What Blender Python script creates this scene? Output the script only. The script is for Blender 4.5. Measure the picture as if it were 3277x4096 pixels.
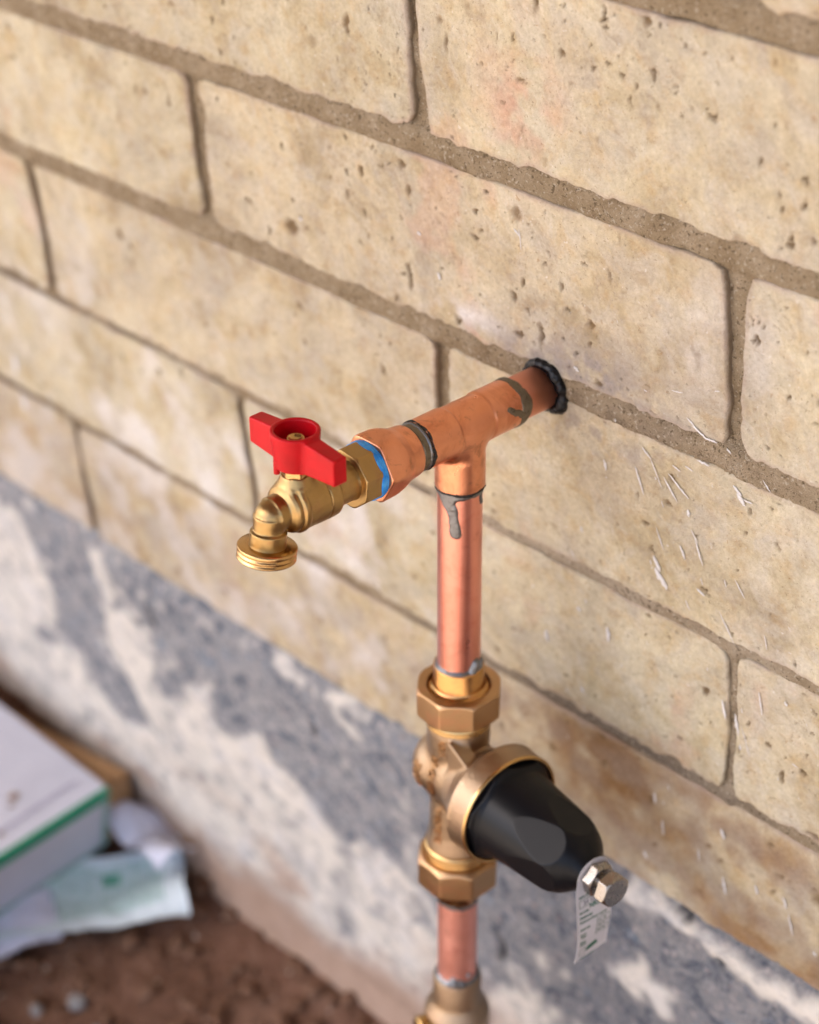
import bpy, math, random
import numpy as np
from mathutils import Vector, Matrix

for o in list(bpy.data.objects):
    bpy.data.objects.remove(o, do_unlink=True)
SC = bpy.context.scene
COL = SC.collection
R = math.radians

# ------------------------------------------------------------------ camera, light, exposure
cam_d = bpy.data.cameras.new("camera")
cam = bpy.data.objects.new("camera", cam_d)
COL.objects.link(cam)
SC.camera = cam
CR = Vector((0.6890, 0.7206, -0.0771)); CU = Vector((-0.3646, 0.4366, 0.8225)); CD = Vector((-0.6263, 0.5387, -0.5635))
CR.normalize(); CB = -CD.normalized(); CU = CB.cross(CR).normalized()
M = Matrix((CR, CU, CB)).transposed().to_4x4()
M.translation = Vector((0.7293, -0.5777, 0.2716))
cam.matrix_world = M
cam_d.sensor_fit = 'VERTICAL'
cam_d.sensor_height = 36.0
cam_d.sensor_width = 28.8
cam_d.lens = 66.92
cam_d.clip_start = 0.02
cam_d.clip_end = 500
cam_d.dof.use_dof = True
cam_d.dof.focus_distance = 0.862
cam_d.dof.aperture_fstop = 4.8
cam_d.dof.aperture_blades = 9

SC.render.engine = 'CYCLES'
SC.cycles.use_denoising = True
SC.cycles.max_bounces = 8
SC.render.resolution_x = 819; SC.render.resolution_y = 1024
SC.view_settings.view_transform = 'Standard'
SC.view_settings.look = 'None'
SC.view_settings.exposure = 2.04
SC.view_settings.gamma = 1.0
SC.view_settings.use_curve_mapping = False

SUN_DIR = Vector((-0.35, -0.42, 0.84)).normalized()      # towards the sun
w = bpy.data.worlds.new("World"); SC.world = w; w.use_nodes = True
nt = w.node_tree
sky = nt.nodes.new('ShaderNodeTexSky'); sky.sky_type = 'NISHITA'; sky.sun_disc = False
sky.sun_elevation = math.asin(SUN_DIR.z)
sky.sun_rotation = math.atan2(SUN_DIR.x, SUN_DIR.y)
sky.air_density = 0.75; sky.dust_density = 5.0; sky.ozone_density = 0.4
bg = nt.nodes['Background']; bg.inputs['Strength'].default_value = 0.15
nt.links.new(sky.outputs[0], bg.inputs['Color'])

sd = bpy.data.lights.new("sun", 'SUN'); sd.energy = 4.0; sd.angle = R(0.6); sd.color = (1.0, 0.965, 0.925)
sun = bpy.data.objects.new("sun", sd); COL.objects.link(sun)
sun.rotation_mode = 'QUATERNION'; sun.rotation_quaternion = SUN_DIR.to_track_quat('Z', 'Y')
sun.location = SUN_DIR * 5

# ------------------------------------------------------------------ noise (numpy)
def _hash(ix, iy, iz, seed):
    h = (ix.astype(np.int64) * 374761393 + iy.astype(np.int64) * 668265263 + iz.astype(np.int64) * 2147483647 + seed * 974634777) & 0xffffffff
    h = (h ^ (h >> 13)) * 1274126177 & 0xffffffff
    h = (h ^ (h >> 16)) * 2246822519 & 0xffffffff
    h = h ^ (h >> 15)
    return (h & 0xffffff) / float(0xffffff)

def vnoise(x, y, z=None, seed=0):
    """value noise in -1..1"""
    x = np.asarray(x, float); y = np.asarray(y, float)
    if z is None:
        ix = np.floor(x); iy = np.floor(y); fx = x - ix; fy = y - iy
        fx = fx*fx*(3-2*fx); fy = fy*fy*(3-2*fy); zz = np.zeros_like(ix)
        a = _hash(ix, iy, zz, seed); b = _hash(ix+1, iy, zz, seed); c = _hash(ix, iy+1, zz, seed); d = _hash(ix+1, iy+1, zz, seed)
        return ((a*(1-fx)+b*fx)*(1-fy) + (c*(1-fx)+d*fx)*fy)*2-1
    z = np.asarray(z, float)
    ix = np.floor(x); iy = np.floor(y); iz = np.floor(z)
    fx = x-ix; fy = y-iy; fz = z-iz
    fx = fx*fx*(3-2*fx); fy = fy*fy*(3-2*fy); fz = fz*fz*(3-2*fz)
    r = 0
    for dz in (0, 1):
        a = _hash(ix, iy, iz+dz, seed); b = _hash(ix+1, iy, iz+dz, seed); c = _hash(ix, iy+1, iz+dz, seed); d = _hash(ix+1, iy+1, iz+dz, seed)
        r = r + ((a*(1-fx)+b*fx)*(1-fy) + (c*(1-fx)+d*fx)*fy) * (fz if dz else 1-fz)
    return r*2-1

def fbm(x, y, oct=4, seed=0, z=None):
    s = 0; a = 1; t = 0
    for i in range(oct):
        f = 2.03**i
        s = s + a*vnoise(x*f+17.3*i, y*f-9.1*i, None if z is None else z*f+3.7*i, seed+i); t += a; a *= .5
    return s/t

def pits(x, y, cell, prob, seed):
    """sparse cone-like pits, value 0..1"""
    gx = np.floor(x/cell); gy = np.floor(y/cell); out = np.zeros_like(x)
    zz = np.zeros_like(gx)
    for dx in (-1, 0, 1):
        for dy in (-1, 0, 1):
            cx = gx+dx; cy = gy+dy
            on = _hash(cx, cy, zz, seed) < prob
            px = (cx + _hash(cx, cy, zz, seed+11))*cell; py = (cy + _hash(cx, cy, zz, seed+23))*cell
            rr = (0.12 + 0.30*_hash(cx, cy, zz, seed+37)**2)*cell
            el = 0.6 + 1.1*_hash(cx, cy, zz, seed+41)
            d = np.sqrt(((x-px)*el)**2 + ((y-py)/el)**2)
            out = np.maximum(out, np.where(on, np.clip(1-d/rr, 0, 1), 0))
    return out

def in_poly(px, py, poly):
    inside = np.zeros(px.shape, bool); n = len(poly)
    for i in range(n):
        x1, y1 = poly[i]; x2, y2 = poly[(i+1) % n]
        if y1 == y2: continue
        c = ((y1 > py) != (y2 > py)) & (px < (x2-x1)*(py-y1)/(y2-y1)+x1)
        inside ^= c
    return inside

def blur2(a, n):
    for _ in range(n):
        b = np.pad(a, 1, mode='edge')
        a = (b[1:-1, 1:-1]*4 + (b[:-2, 1:-1]+b[2:, 1:-1]+b[1:-1, :-2]+b[1:-1, 2:])*2 + b[:-2, :-2]+b[2:, 2:]+b[:-2, 2:]+b[2:, :-2])/16
    return a

# ------------------------------------------------------------------ object helpers
def mesh_np(name, verts, faces, smooth=True, attrs=None):
    """verts (n,3), faces (m,4) or (m,3) arrays"""
    me = bpy.data.meshes.new(name)
    verts = np.ascontiguousarray(verts, np.float32); faces = np.ascontiguousarray(faces, np.int32)
    k = faces.shape[1]
    me.vertices.add(len(verts)); me.vertices.foreach_set('co', verts.ravel())
    me.loops.add(faces.size); me.loops.foreach_set('vertex_index', faces.ravel())
    me.polygons.add(len(faces)); me.polygons.foreach_set('loop_start', np.arange(0, faces.size, k, dtype=np.int32))
    me.update(calc_edges=True)
    me.polygons.foreach_set('use_smooth', np.full(len(faces), smooth))
    for an, av in (attrs or {}).items():
        at = me.color_attributes.new(an, 'FLOAT_COLOR', 'POINT')
        at.data.foreach_set('color', np.ascontiguousarray(av, np.float32).ravel())
    me.validate()
    return me

def obj(name, me, mat=None, parent=None, loc=None):
    o = bpy.data.objects.new(name, me)
    COL.objects.link(o)
    if me is not None and mat is not None:
        me.materials.clear(); me.materials.append(mat)
    if parent is not None: o.parent = parent
    if loc is not None: o.location = loc
    return o

def tag(o, label=None, cat=None, group=None, kind=None):
    if label: o['label'] = label
    if cat: o['category'] = cat
    if group: o['group'] = group
    if kind: o['kind'] = kind
    return o

def grid_faces(nu, nv, wrap_u=False):
    i = np.arange(nu if wrap_u else nu-1); j = np.arange(nv-1)
    I, J = np.meshgrid(i, j, indexing='ij'); I2 = (I+1) % nu
    return np.stack([I*nv+J, I2*nv+J, I2*nv+J+1, I*nv+J+1], -1).reshape(-1, 4)

def join_np(parts):
    vs = []; fs = []; n = 0
    tri = any(f.shape[1] == 3 for v, f in parts)
    for v, f in parts:
        if tri and f.shape[1] == 4: f = np.concatenate([f[:, :3], f[:, [0, 2, 3]]])
        vs.append(v); fs.append(f+n); n += len(v)
    return np.concatenate(vs), np.concatenate(fs)

# ---- signed distance modelling: surface nets over a numpy field
def sdf_mesh(name, f, lo, hi, h, smooth=True, scale=0.001, relax=1):
    lo = np.array(lo, float); hi = np.array(hi, float)
    n = np.ceil((hi-lo)/h).astype(int)+1
    ax = [lo[i]+h*np.arange(n[i]) for i in range(3)]
    X, Y, Z = np.meshgrid(*ax, indexing='ij')
    D = f(X, Y, Z).astype(np.float32)
    s = D < 0
    # cells with mixed corners
    c = [s[i:n[0]-1+i, j:n[1]-1+j, k:n[2]-1+k] for i in (0, 1) for j in (0, 1) for k in (0, 1)]
    allin = np.logical_and.reduce(c); anyin = np.logical_or.reduce(c)
    cell = anyin & ~allin
    idx = -np.ones(cell.shape, np.int64); ci = np.argwhere(cell); idx[cell] = np.arange(len(ci))
    acc = np.zeros((len(ci), 3)); cnt = np.zeros(len(ci))
    i0, j0, k0 = ci.T
    corners = [(a, b, d) for a in (0, 1) for b in (0, 1) for d in (0, 1)]
    for a in range(8):
        for b in range(a+1, 8):
            ca, cb = corners[a], corners[b]
            if sum(abs(ca[q]-cb[q]) for q in range(3)) != 1: continue
            va = D[i0+ca[0], j0+ca[1], k0+ca[2]]; vb = D[i0+cb[0], j0+cb[1], k0+cb[2]]
            m = (va < 0) != (vb < 0)
            t = np.where(m, va/(va-vb+1e-12*(va == vb)), 0)
            for q in range(3):
                acc[:, q] += np.where(m, ca[q]+(cb[q]-ca[q])*t, 0)
            cnt += m
    P = lo + h*(ci + acc/np.maximum(cnt, 1)[:, None])
    faces = []
    for axis in range(3):
        sl0 = [slice(None)]*3; sl1 = [slice(None)]*3
        sl0[axis] = slice(0, -1); sl1[axis] = slice(1, None)
        e = s[tuple(sl0)] != s[tuple(sl1)]
        E = np.argwhere(e)
        u, v = [(1, 2), (2, 0), (0, 1)][axis]
        ok = (E[:, u] > 0) & (E[:, v] > 0) & (E[:, u] < n[u]-1) & (E[:, v] < n[v]-1)
        E = E[ok]
        du = np.zeros(3, int); du[u] = 1; dv = np.zeros(3, int); dv[v] = 1
        q = [idx[tuple((E-du-dv).T)], idx[tuple((E-dv).T)], idx[tuple(E.T)], idx[tuple((E-du).T)]]
        q = np.stack(q, 1)
        ins = s[tuple(E.T)]
        q[~ins] = q[~ins][:, ::-1]
        faces.append(q)
    F = np.concatenate(faces)
    return mesh_np(name, P*scale, F, smooth)

def smin(a, b, k):
    h = np.clip(0.5+0.5*(b-a)/k, 0, 1)
    return b*(1-h)+a*h-k*h*(1-h)
def smax(a, b, k): return -smin(-a, -b, k)
def cyl(X, Y, Z, p, d, r, t0, t1):
    """capped cylinder from p along unit d between t0, t1"""
    d = np.array(d, float); d = d/np.linalg.norm(d)
    x = X-p[0]; y = Y-p[1]; z = Z-p[2]
    t = x*d[0]+y*d[1]+z*d[2]
    q = np.sqrt(np.maximum(x*x+y*y+z*z-t*t, 0))
    return np.maximum(q-r, np.maximum(t0-t, t-t1))
def axial(X, Y, Z, p, d):
    d = np.array(d, float); d = d/np.linalg.norm(d)
    x = X-p[0]; y = Y-p[1]; z = Z-p[2]
    t = x*d[0]+y*d[1]+z*d[2]
    return t, np.sqrt(np.maximum(x*x+y*y+z*z-t*t, 0))
def revolve(t, q, prof):
    """field of a revolved profile [(t, r)...]; approx distance"""
    ts = [a for a, b in prof]; rs = [b for a, b in prof]
    r = np.interp(t, ts, rs)
    return np.maximum(q-r, np.maximum(ts[0]-t, t-ts[-1]))
def polyprism(X, Y, Z, p, d, up, n, apothem, phase=0.):
    d = np.array(d, float); d /= np.linalg.norm(d); up = np.array(up, float); up -= d*(up@d); up /= np.linalg.norm(up)
    sd_ = np.cross(d, up)
    x = X-p[0]; y = Y-p[1]; z = Z-p[2]
    a = x*up[0]+y*up[1]+z*up[2]; b = x*sd_[0]+y*sd_[1]+z*sd_[2]
    out = None
    for k in range(n):
        an = 2*math.pi*k/n+phase
        v = a*math.cos(an)+b*math.sin(an)-apothem
        out = v if out is None else np.maximum(out, v)
    return out

def tube_lathe(prof, p, d, seg=96, scale=0.001, wob=None):
    """lathe mesh: profile [(t, r)...] along d from p; all in mm"""
    d = np.array(d, float); d /= np.linalg.norm(d)
    a = np.array((0, 0, 1.)) if abs(d[2]) < .9 else np.array((1., 0, 0))
    u = np.cross(d, a); u /= np.linalg.norm(u); v = np.cross(d, u)
    th = np.linspace(0, 2*math.pi, seg, endpoint=False)
    n = len(prof); V = np.zeros((seg, n, 3))
    for j, (t, r) in enumerate(prof):
        rr = r if wob is None else r+wob(th, t)
        V[:, j] = np.array(p)+d*t + (np.cos(th)*rr)[:, None]*u + (np.sin(th)*rr)[:, None]*v if np.ndim(rr) else np.array(p)+d*t + (np.cos(th)*rr)[:, None]*u + (np.sin(th)*rr)[:, None]*v
    return V.reshape(-1, 3)*scale, grid_faces(seg, n, True)

# ------------------------------------------------------------------ materials
def new_mat(name):
    m = bpy.data.materials.new(name); m.use_nodes = True
    n = m.node_tree; b = n.nodes['Principled BSDF']
    return m, n, b
def N(nt, typ, **kw):
    x = nt.nodes.new(typ)
    for k, v in kw.items():
        if k.startswith('i_'): x.inputs[k[2:].replace('_', ' ')].default_value = v
        else: setattr(x, k, v)
    return x
def L(nt, a, b): nt.links.new(a, b)
def noise(nt, vec, scale, detail=4, rough=.55, dist=0.):
    x = N(nt, 'ShaderNodeTexNoise'); x.inputs['Scale'].default_value = scale; x.inputs['Detail'].default_value = detail
    x.inputs['Roughness'].default_value = rough; x.inputs['Distortion'].default_value = dist
    if vec is not None: L(nt, vec, x.inputs['Vector'])
    return x.outputs['Fac']
def ramp(nt, fac, stops):
    x = N(nt, 'ShaderNodeValToRGB'); cr = x.color_ramp
    while len(cr.elements) < len(stops): cr.elements.new(0.5)
    for e, (p_, c) in zip(cr.elements, stops):
        e.position = p_; e.color = c if len(c) == 4 else (*c, 1)
    L(nt, fac, x.inputs['Fac']); return x.outputs['Color']
def mix(nt, fac, a, b, mode='MIX'):
    x = N(nt, 'ShaderNodeMix', data_type='RGBA', blend_type=mode)
    if isinstance(fac, (int, float)): x.inputs[0].default_value = fac
    else: L(nt, fac, x.inputs[0])
    for s, k in ((a, 6), (b, 7)):
        if isinstance(s, tuple): x.inputs[k].default_value = (*s, 1) if len(s) == 3 else s
        else: L(nt, s, x.inputs[k])
    return x.outputs[2]
def math_(nt, op, a, b=None, clamp=False):
    x = N(nt, 'ShaderNodeMath', operation=op, use_clamp=clamp)
    for i, s in enumerate((a, b)):
        if s is None: continue
        if isinstance(s, (int, float)): x.inputs[i].default_value = s
        else: L(nt, s, x.inputs[i])
    return x.outputs[0]
def bump(nt, h, strength, dist, bsdf, prev=None):
    x = N(nt, 'ShaderNodeBump'); x.inputs['Strength'].default_value = strength; x.inputs['Distance'].default_value = dist
    L(nt, h, x.inputs['Height'])
    if prev is not None: L(nt, prev, x.inputs['Normal'])
    if bsdf is not None: L(nt, x.outputs[0], bsdf.inputs['Normal'])
    return x.outputs[0]
def sep(nt, c):
    x = N(nt, 'ShaderNodeSeparateColor'); L(nt, c, x.inputs[0]); return x.outputs
def attr(nt, name):
    x = N(nt, 'ShaderNodeAttribute', attribute_name=name); return x
def objrand(nt):
    return N(nt, 'ShaderNodeObjectInfo').outputs['Random']
def geo(nt): return N(nt, 'ShaderNodeNewGeometry').outputs['Position']
def objco(nt): return N(nt, 'ShaderNodeTexCoord').outputs['Object']
LOW=[(-0.533,-0.5116),(-0.4291,-0.5294),(-0.4007,-0.5382),(-0.3845,-0.5595),(-0.3783,-0.5802),(-0.3759,-0.6048),(-0.381,-0.6374),(-0.3909,-0.6521),(-0.4137,-0.6483),(-0.4258,-0.6603),(-0.4206,-0.6733),(-0.3865,-0.6634),(-0.3646,-0.6519),(-0.3493,-0.6611),(-0.3354,-0.6749),(-0.312,-0.6813),(-0.2792,-0.6783),(-0.2401,-0.6749),(-0.2578,-0.6699),(-0.2684,-0.6645),(-0.2751,-0.6531),(-0.2789,-0.6309),(-0.2905,-0.6205),(-0.301,-0.6058),(-0.2929,-0.5853),(-0.2932,-0.5606),(-0.3017,-0.5402),(-0.3041,-0.5241),(-0.2873,-0.5231),(-0.2789,-0.5432),(-0.2812,-0.5688),(-0.265,-0.5607),(-0.2489,-0.5701),(-0.2342,-0.5748),(-0.2434,-0.6028),(-0.2459,-0.6314),(-0.2372,-0.634),(-0.2279,-0.6142),(-0.202,-0.6001),(-0.1685,-0.5766),(-0.1801,-0.6005),(-0.1718,-0.6226),(-0.1551,-0.6255),(-0.1268,-0.5981),(-0.113,-0.599),(-0.1035,-0.6231),(-0.084,-0.6293),(-0.065,-0.637),(-0.0564,-0.6467),(-0.0377,-0.6543),(-0.0203,-0.6339),(-0.0098,-0.639),(0.0122,-0.6393),(0.0268,-0.6473),(0.0452,-0.6465),(0.0827,-0.7087),(0.1084,-0.6832),(0.1267,-0.6749),(0.1403,-0.6833),(0.1484,-0.6959),(0.12,-0.66),(0.35,-0.7),(0.9,-0.7),(0.9,-0.95),(-1.3,-0.95)]
STAR=[(0.2061,-0.6002),(0.2142,-0.5839),(0.2265,-0.5747),(0.2296,-0.5624),(0.2385,-0.5708),(0.2325,-0.5837),(0.24,-0.5797),(0.2503,-0.5702),(0.2591,-0.5752),(0.2548,-0.5869),(0.2474,-0.5995),(0.2414,-0.6024),(0.2399,-0.5933),(0.2293,-0.5946),(0.2323,-0.6026),(0.2231,-0.608),(0.2154,-0.6035)]
STRIP=[(0.2153,-0.5191),(0.2359,-0.5097),(0.2502,-0.5169),(0.2713,-0.516),(0.2851,-0.517),(0.2986,-0.5148),(0.3185,-0.5125),(0.334,-0.513),(0.3474,-0.512),(0.3812,-0.5098),(0.382,-0.5214),(0.348,-0.5238),(0.3257,-0.5288),(0.3098,-0.5284),(0.2963,-0.5275),(0.2854,-0.5293),(0.2687,-0.5258),(0.2503,-0.5248),(0.2329,-0.526),(0.2121,-0.5309)]
STRIP2=[(-0.0447,-0.5175),(-0.0256,-0.5143),(0.0049,-0.5133),(0.0138,-0.5135),(-0.0036,-0.5207),(-0.0254,-0.5236)]
SPL=[(0.2569,-0.1922,0.2621,-0.1957,0.0004),(0.2602,-0.1952,0.2676,-0.1986,0.00064),(0.2667,-0.199,0.2741,-0.1988,0.00056),(0.23,-0.2196,0.2349,-0.2234,0.0005),(0.2349,-0.2234,0.2417,-0.2373,0.00037),(0.2254,-0.2323,0.2303,-0.2459,0.0005),(0.2461,-0.2277,0.2577,-0.2363,0.00058),(0.2432,-0.2308,0.251,-0.241,0.00054),(0.2485,-0.2218,0.2528,-0.2231,0.00041),(0.2561,-0.219,0.2604,-0.2199,0.00037),(0.2636,-0.2128,0.2697,-0.2129,0.00065),(0.28,-0.1996,0.2823,-0.2012,0.0004),(0.2845,-0.218,0.2882,-0.2212,0.00088),(0.2869,-0.2218,0.2902,-0.2256,0.0012),(0.2901,-0.223,0.2946,-0.2232,0.00048),(0.3004,-0.2082,0.3045,-0.2124,0.00039),(0.2381,-0.2616,0.2426,-0.2728,0.00038),(0.2597,-0.2536,0.2636,-0.2593,0.00037),(0.2622,-0.2581,0.2667,-0.2709,0.0005),(0.253,-0.2661,0.256,-0.2722,0.00067),(0.237,-0.2802,0.24,-0.2865,0.0012),(0.238,-0.2874,0.244,-0.2952,0.00163),(0.2577,-0.2435,0.2582,-0.246,0.00091),(0.2862,-0.27,0.2921,-0.2784,0.00037),(0.2772,-0.2934,0.2867,-0.3085,0.00038),(0.3042,-0.2941,0.3059,-0.3019,0.00029),(0.2639,-0.2865,0.2679,-0.2884,0.00068),(0.2566,-0.2969,0.2591,-0.3015,0.00034),(0.2313,-0.187,0.2328,-0.1873,0.00032),(0.248,-0.1811,0.2541,-0.1801,0.00036),(0.2727,-0.1722,0.2749,-0.1714,0.00035),(0.2055,-0.2369,0.2065,-0.2417,0.00077),(0.205,-0.341,0.2054,-0.3482,0.00118),(0.1606,-0.3649,0.1614,-0.371,0.00123),(0.1847,-0.3377,0.186,-0.3381,0.00101),(0.188,-0.191,0.19,-0.192,0.00084),(0.2802,-0.3477,0.2824,-0.3579,0.00078),(0.2882,-0.352,0.2905,-0.3636,0.00086),(0.2923,-0.3574,0.2982,-0.3749,0.00026),(0.3022,-0.3304,0.3045,-0.3432,0.00051),(0.2916,-0.3703,0.2922,-0.3726,0.00061),(0.2361,-0.4368,0.2366,-0.4435,0.00094),(0.283,-0.4683,0.2849,-0.4789,0.00093),(0.2813,-0.4346,0.283,-0.4393,0.00109),(0.2416,-0.4532,0.2421,-0.4635,0.00066),(0.2662,-0.4583,0.2669,-0.4662,0.00056),(0.2289,-0.4853,0.23,-0.4882,0.00107),(0.322,-0.4567,0.3238,-0.4624,0.00072),(0.3255,-0.4659,0.3286,-0.479,0.00063),(0.3043,-0.4597,0.3055,-0.4647,0.00082),(0.3423,-0.482,0.3433,-0.483,0.0009),(0.3177,-0.3278,0.3185,-0.3294,0.00075),(0.3234,-0.3635,0.3268,-0.364,0.00034),(0.1856,-0.3914,0.1861,-0.3933,0.00094),(0.1518,-0.1289,0.1553,-0.1311,0.00058),(0.155,-0.1279,0.1559,-0.1385,0.00033),(0.0966,-0.1702,0.0975,-0.1726,0.00097),(0.0836,-0.1511,0.0853,-0.1515,0.00079),(-0.0103,-0.1708,-0.0091,-0.1714,0.00094),(-0.3583,-0.3832,-0.3602,-0.3945,0.00288),(-0.3592,-0.4155,-0.3605,-0.4255,0.00292)]

# ---- materials
def make_brick_mat():
    m, n, b = new_mat('buff_brick')
    P = geo(n)
    st = attr(n, 'stain'); s = sep(n, st.outputs['Color']); sa = st.outputs['Alpha']
    rnd = objrand(n)
    big = noise(n, P, 22, 3, .6, .6); mid = noise(n, P, 75, 4, .65, .3); fine = noise(n, P, 420, 4, .7); grit = noise(n, P, 1700, 3, .8)
    base = ramp(n, big, [(.28, (.44, .36, .24)), (.42, (.55, .465, .33)), (.56, (.62, .55, .43)), (.70, (.50, .44, .35))])
    och = ramp(n, mid, [(.50, (0, 0, 0)), (.66, (1, 1, 1))])
    base = mix(n, math_(n, 'MULTIPLY', sep(n, och)[0], .42), base, (.50, .335, .165))
    lav = ramp(n, noise(n, P, 38, 5, .6, 1.0), [(.50, (0, 0, 0)), (.64, (1, 1, 1))])
    base = mix(n, math_(n, 'MULTIPLY', sep(n, lav)[0], .5), base, (.60, .555, .50))
    drt = ramp(n, noise(n, P, 48, 7, .75, 1.2), [(.54, (0, 0, 0)), (.66, (1, 1, 1))])
    base = mix(n, math_(n, 'MULTIPLY', sep(n, drt)[0], .46), base, (.37, .285, .205))
    spk = ramp(n, noise(n, P, 620, 2, .6), [(.665, (0, 0, 0)), (.72, (1, 1, 1))])
    base = mix(n, math_(n, 'MULTIPLY', sep(n, spk)[0], .55), base, (.22, .16, .10))
    wsp = ramp(n, noise(n, P, 300, 2, .6, .3), [(.70, (0, 0, 0)), (.75, (1, 1, 1))])
    base = mix(n, math_(n, 'MULTIPLY', sep(n, wsp)[0], .6), base, (.74, .72, .70))
    # per brick tint
    base = mix(n, 1.0, base, ramp(n, rnd, [(0, (.86, .84, .80)), (.3, (1.0, .99, .93)), (.6, (.94, .90, .85)), (.8, (1.04, 1.03, 1.0)), (1, (.97, .93, .84))]), 'MULTIPLY')
    # broad grime that runs over several bricks
    gr = ramp(n, noise(n, P, 9, 6, .68, 1.0), [(.36, (.77, .765, .74)), (.50, (.96, .965, .92)), (.64, (1.05, 1.06, 1.0))])
    base = mix(n, 1.0, base, gr, 'MULTIPLY')
    gm = ramp(n, noise(n, P, 33, 6, .72, 1.4), [(.50, (0, 0, 0)), (.62, (1, 1, 1))])
    base = mix(n, math_(n, 'MULTIPLY', sep(n, gm)[0], .35), base, (.43, .375, .31))
    # small rusty specks
    sp = ramp(n, noise(n, P, 230, 3, .7, .5), [(.66, (0, 0, 0)), (.74, (1, 1, 1))])
    base = mix(n, math_(n, 'MULTIPLY', sep(n, sp)[0], .6), base, (.33, .19, .075))
    base = mix(n, s[0], base, (.56, .30, .21))
    base = mix(n, s[1], base, mix(n, mid, (.22, .125, .055), (.36, .215, .10)))
    base = mix(n, s[2], base, mix(n, mid, (.24, .20, .165), (.40, .35, .31)))
    base = mix(n, sa, base, (.74, .71, .68))
    base = mix(n, fine, mix(n, 1.0, base, (.66, .63, .60), 'MULTIPLY'), mix(n, 1.0, base, (1.28, 1.29, 1.32), 'MULTIPLY'))
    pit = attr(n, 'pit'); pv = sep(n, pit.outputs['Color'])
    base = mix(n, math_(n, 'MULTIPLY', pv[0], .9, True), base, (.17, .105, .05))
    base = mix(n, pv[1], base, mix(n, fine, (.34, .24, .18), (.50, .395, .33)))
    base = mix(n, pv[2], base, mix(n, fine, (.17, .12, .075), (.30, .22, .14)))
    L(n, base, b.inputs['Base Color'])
    b.inputs['Roughness'].default_value = .92; b.inputs['Specular IOR Level'].default_value = .18
    h1 = bump(n, fine, .75, .0013, None); h2 = bump(n, grit, .9, .0007, None, h1)
    pn = N(n, 'ShaderNodeTexVoronoi'); pn.inputs['Scale'].default_value = 260; L(n, P, pn.inputs['Vector'])
    pk = ramp(n, pn.outputs['Distance'], [(.0, (0, 0, 0)), (.22, (1, 1, 1))])
    pm = ramp(n, noise(n, P, 90, 2), [(.55, (1, 1, 1)), (.62, (0, 0, 0))])
    pk = mix(n, 1.0, pk, pm, 'LIGHTEN')
    bump(n, pk, .8, .0009, b, h2)
    return m
def make_mortar_mat():
    m, n, b = new_mat('sandy_mortar')
    P = geo(n); st = attr(n, 'stain'); s = sep(n, st.outputs['Color'])
    a = noise(n, P, 60, 4, .6); g = noise(n, P, 900, 4, .75); g2 = noise(n, P, 2200, 2, .8)
    base = ramp(n, a, [(.3, (.275, .200, .118)), (.5, (.35, .268, .168)), (.7, (.43, .342, .235))])
    base = mix(n, s[0], base, mix(n, noise(n, P, 90, 5, .7), (.34, .27, .185), (.58, .49, .375)))
    base = mix(n, s[1], base, (.17, .135, .105))
    base = mix(n, g, mix(n, 1.0, base, (.72, .70, .68), 'MULTIPLY'), mix(n, 1.0, base, (1.28, 1.27, 1.27), 'MULTIPLY'))
    sd1 = sep(n, ramp(n, noise(n, P, 520, 2, .6), [(.60, (0, 0, 0)), (.66, (1, 1, 1))]))[0]; sd2 = sep(n, ramp(n, noise(n, P, 460, 2, .6, .4), [(.60, (0, 0, 0)), (.66, (1, 1, 1))]))[0]
    base = mix(n, math_(n, 'MULTIPLY', sd1, .75), base, (.55, .47, .36)); base = mix(n, math_(n, 'MULTIPLY', sd2, .75), base, (.115, .08, .045))
    L(n, base, b.inputs['Base Color']); b.inputs['Roughness'].default_value = .97; b.inputs['Specular IOR Level'].default_value = .1
    h = bump(n, noise(n, P, 330, 3, .6), .9, .0024, None); h = bump(n, g, 1.0, .0018, None, h); bump(n, g2, .8, .0008, b, h)
    return m
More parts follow.
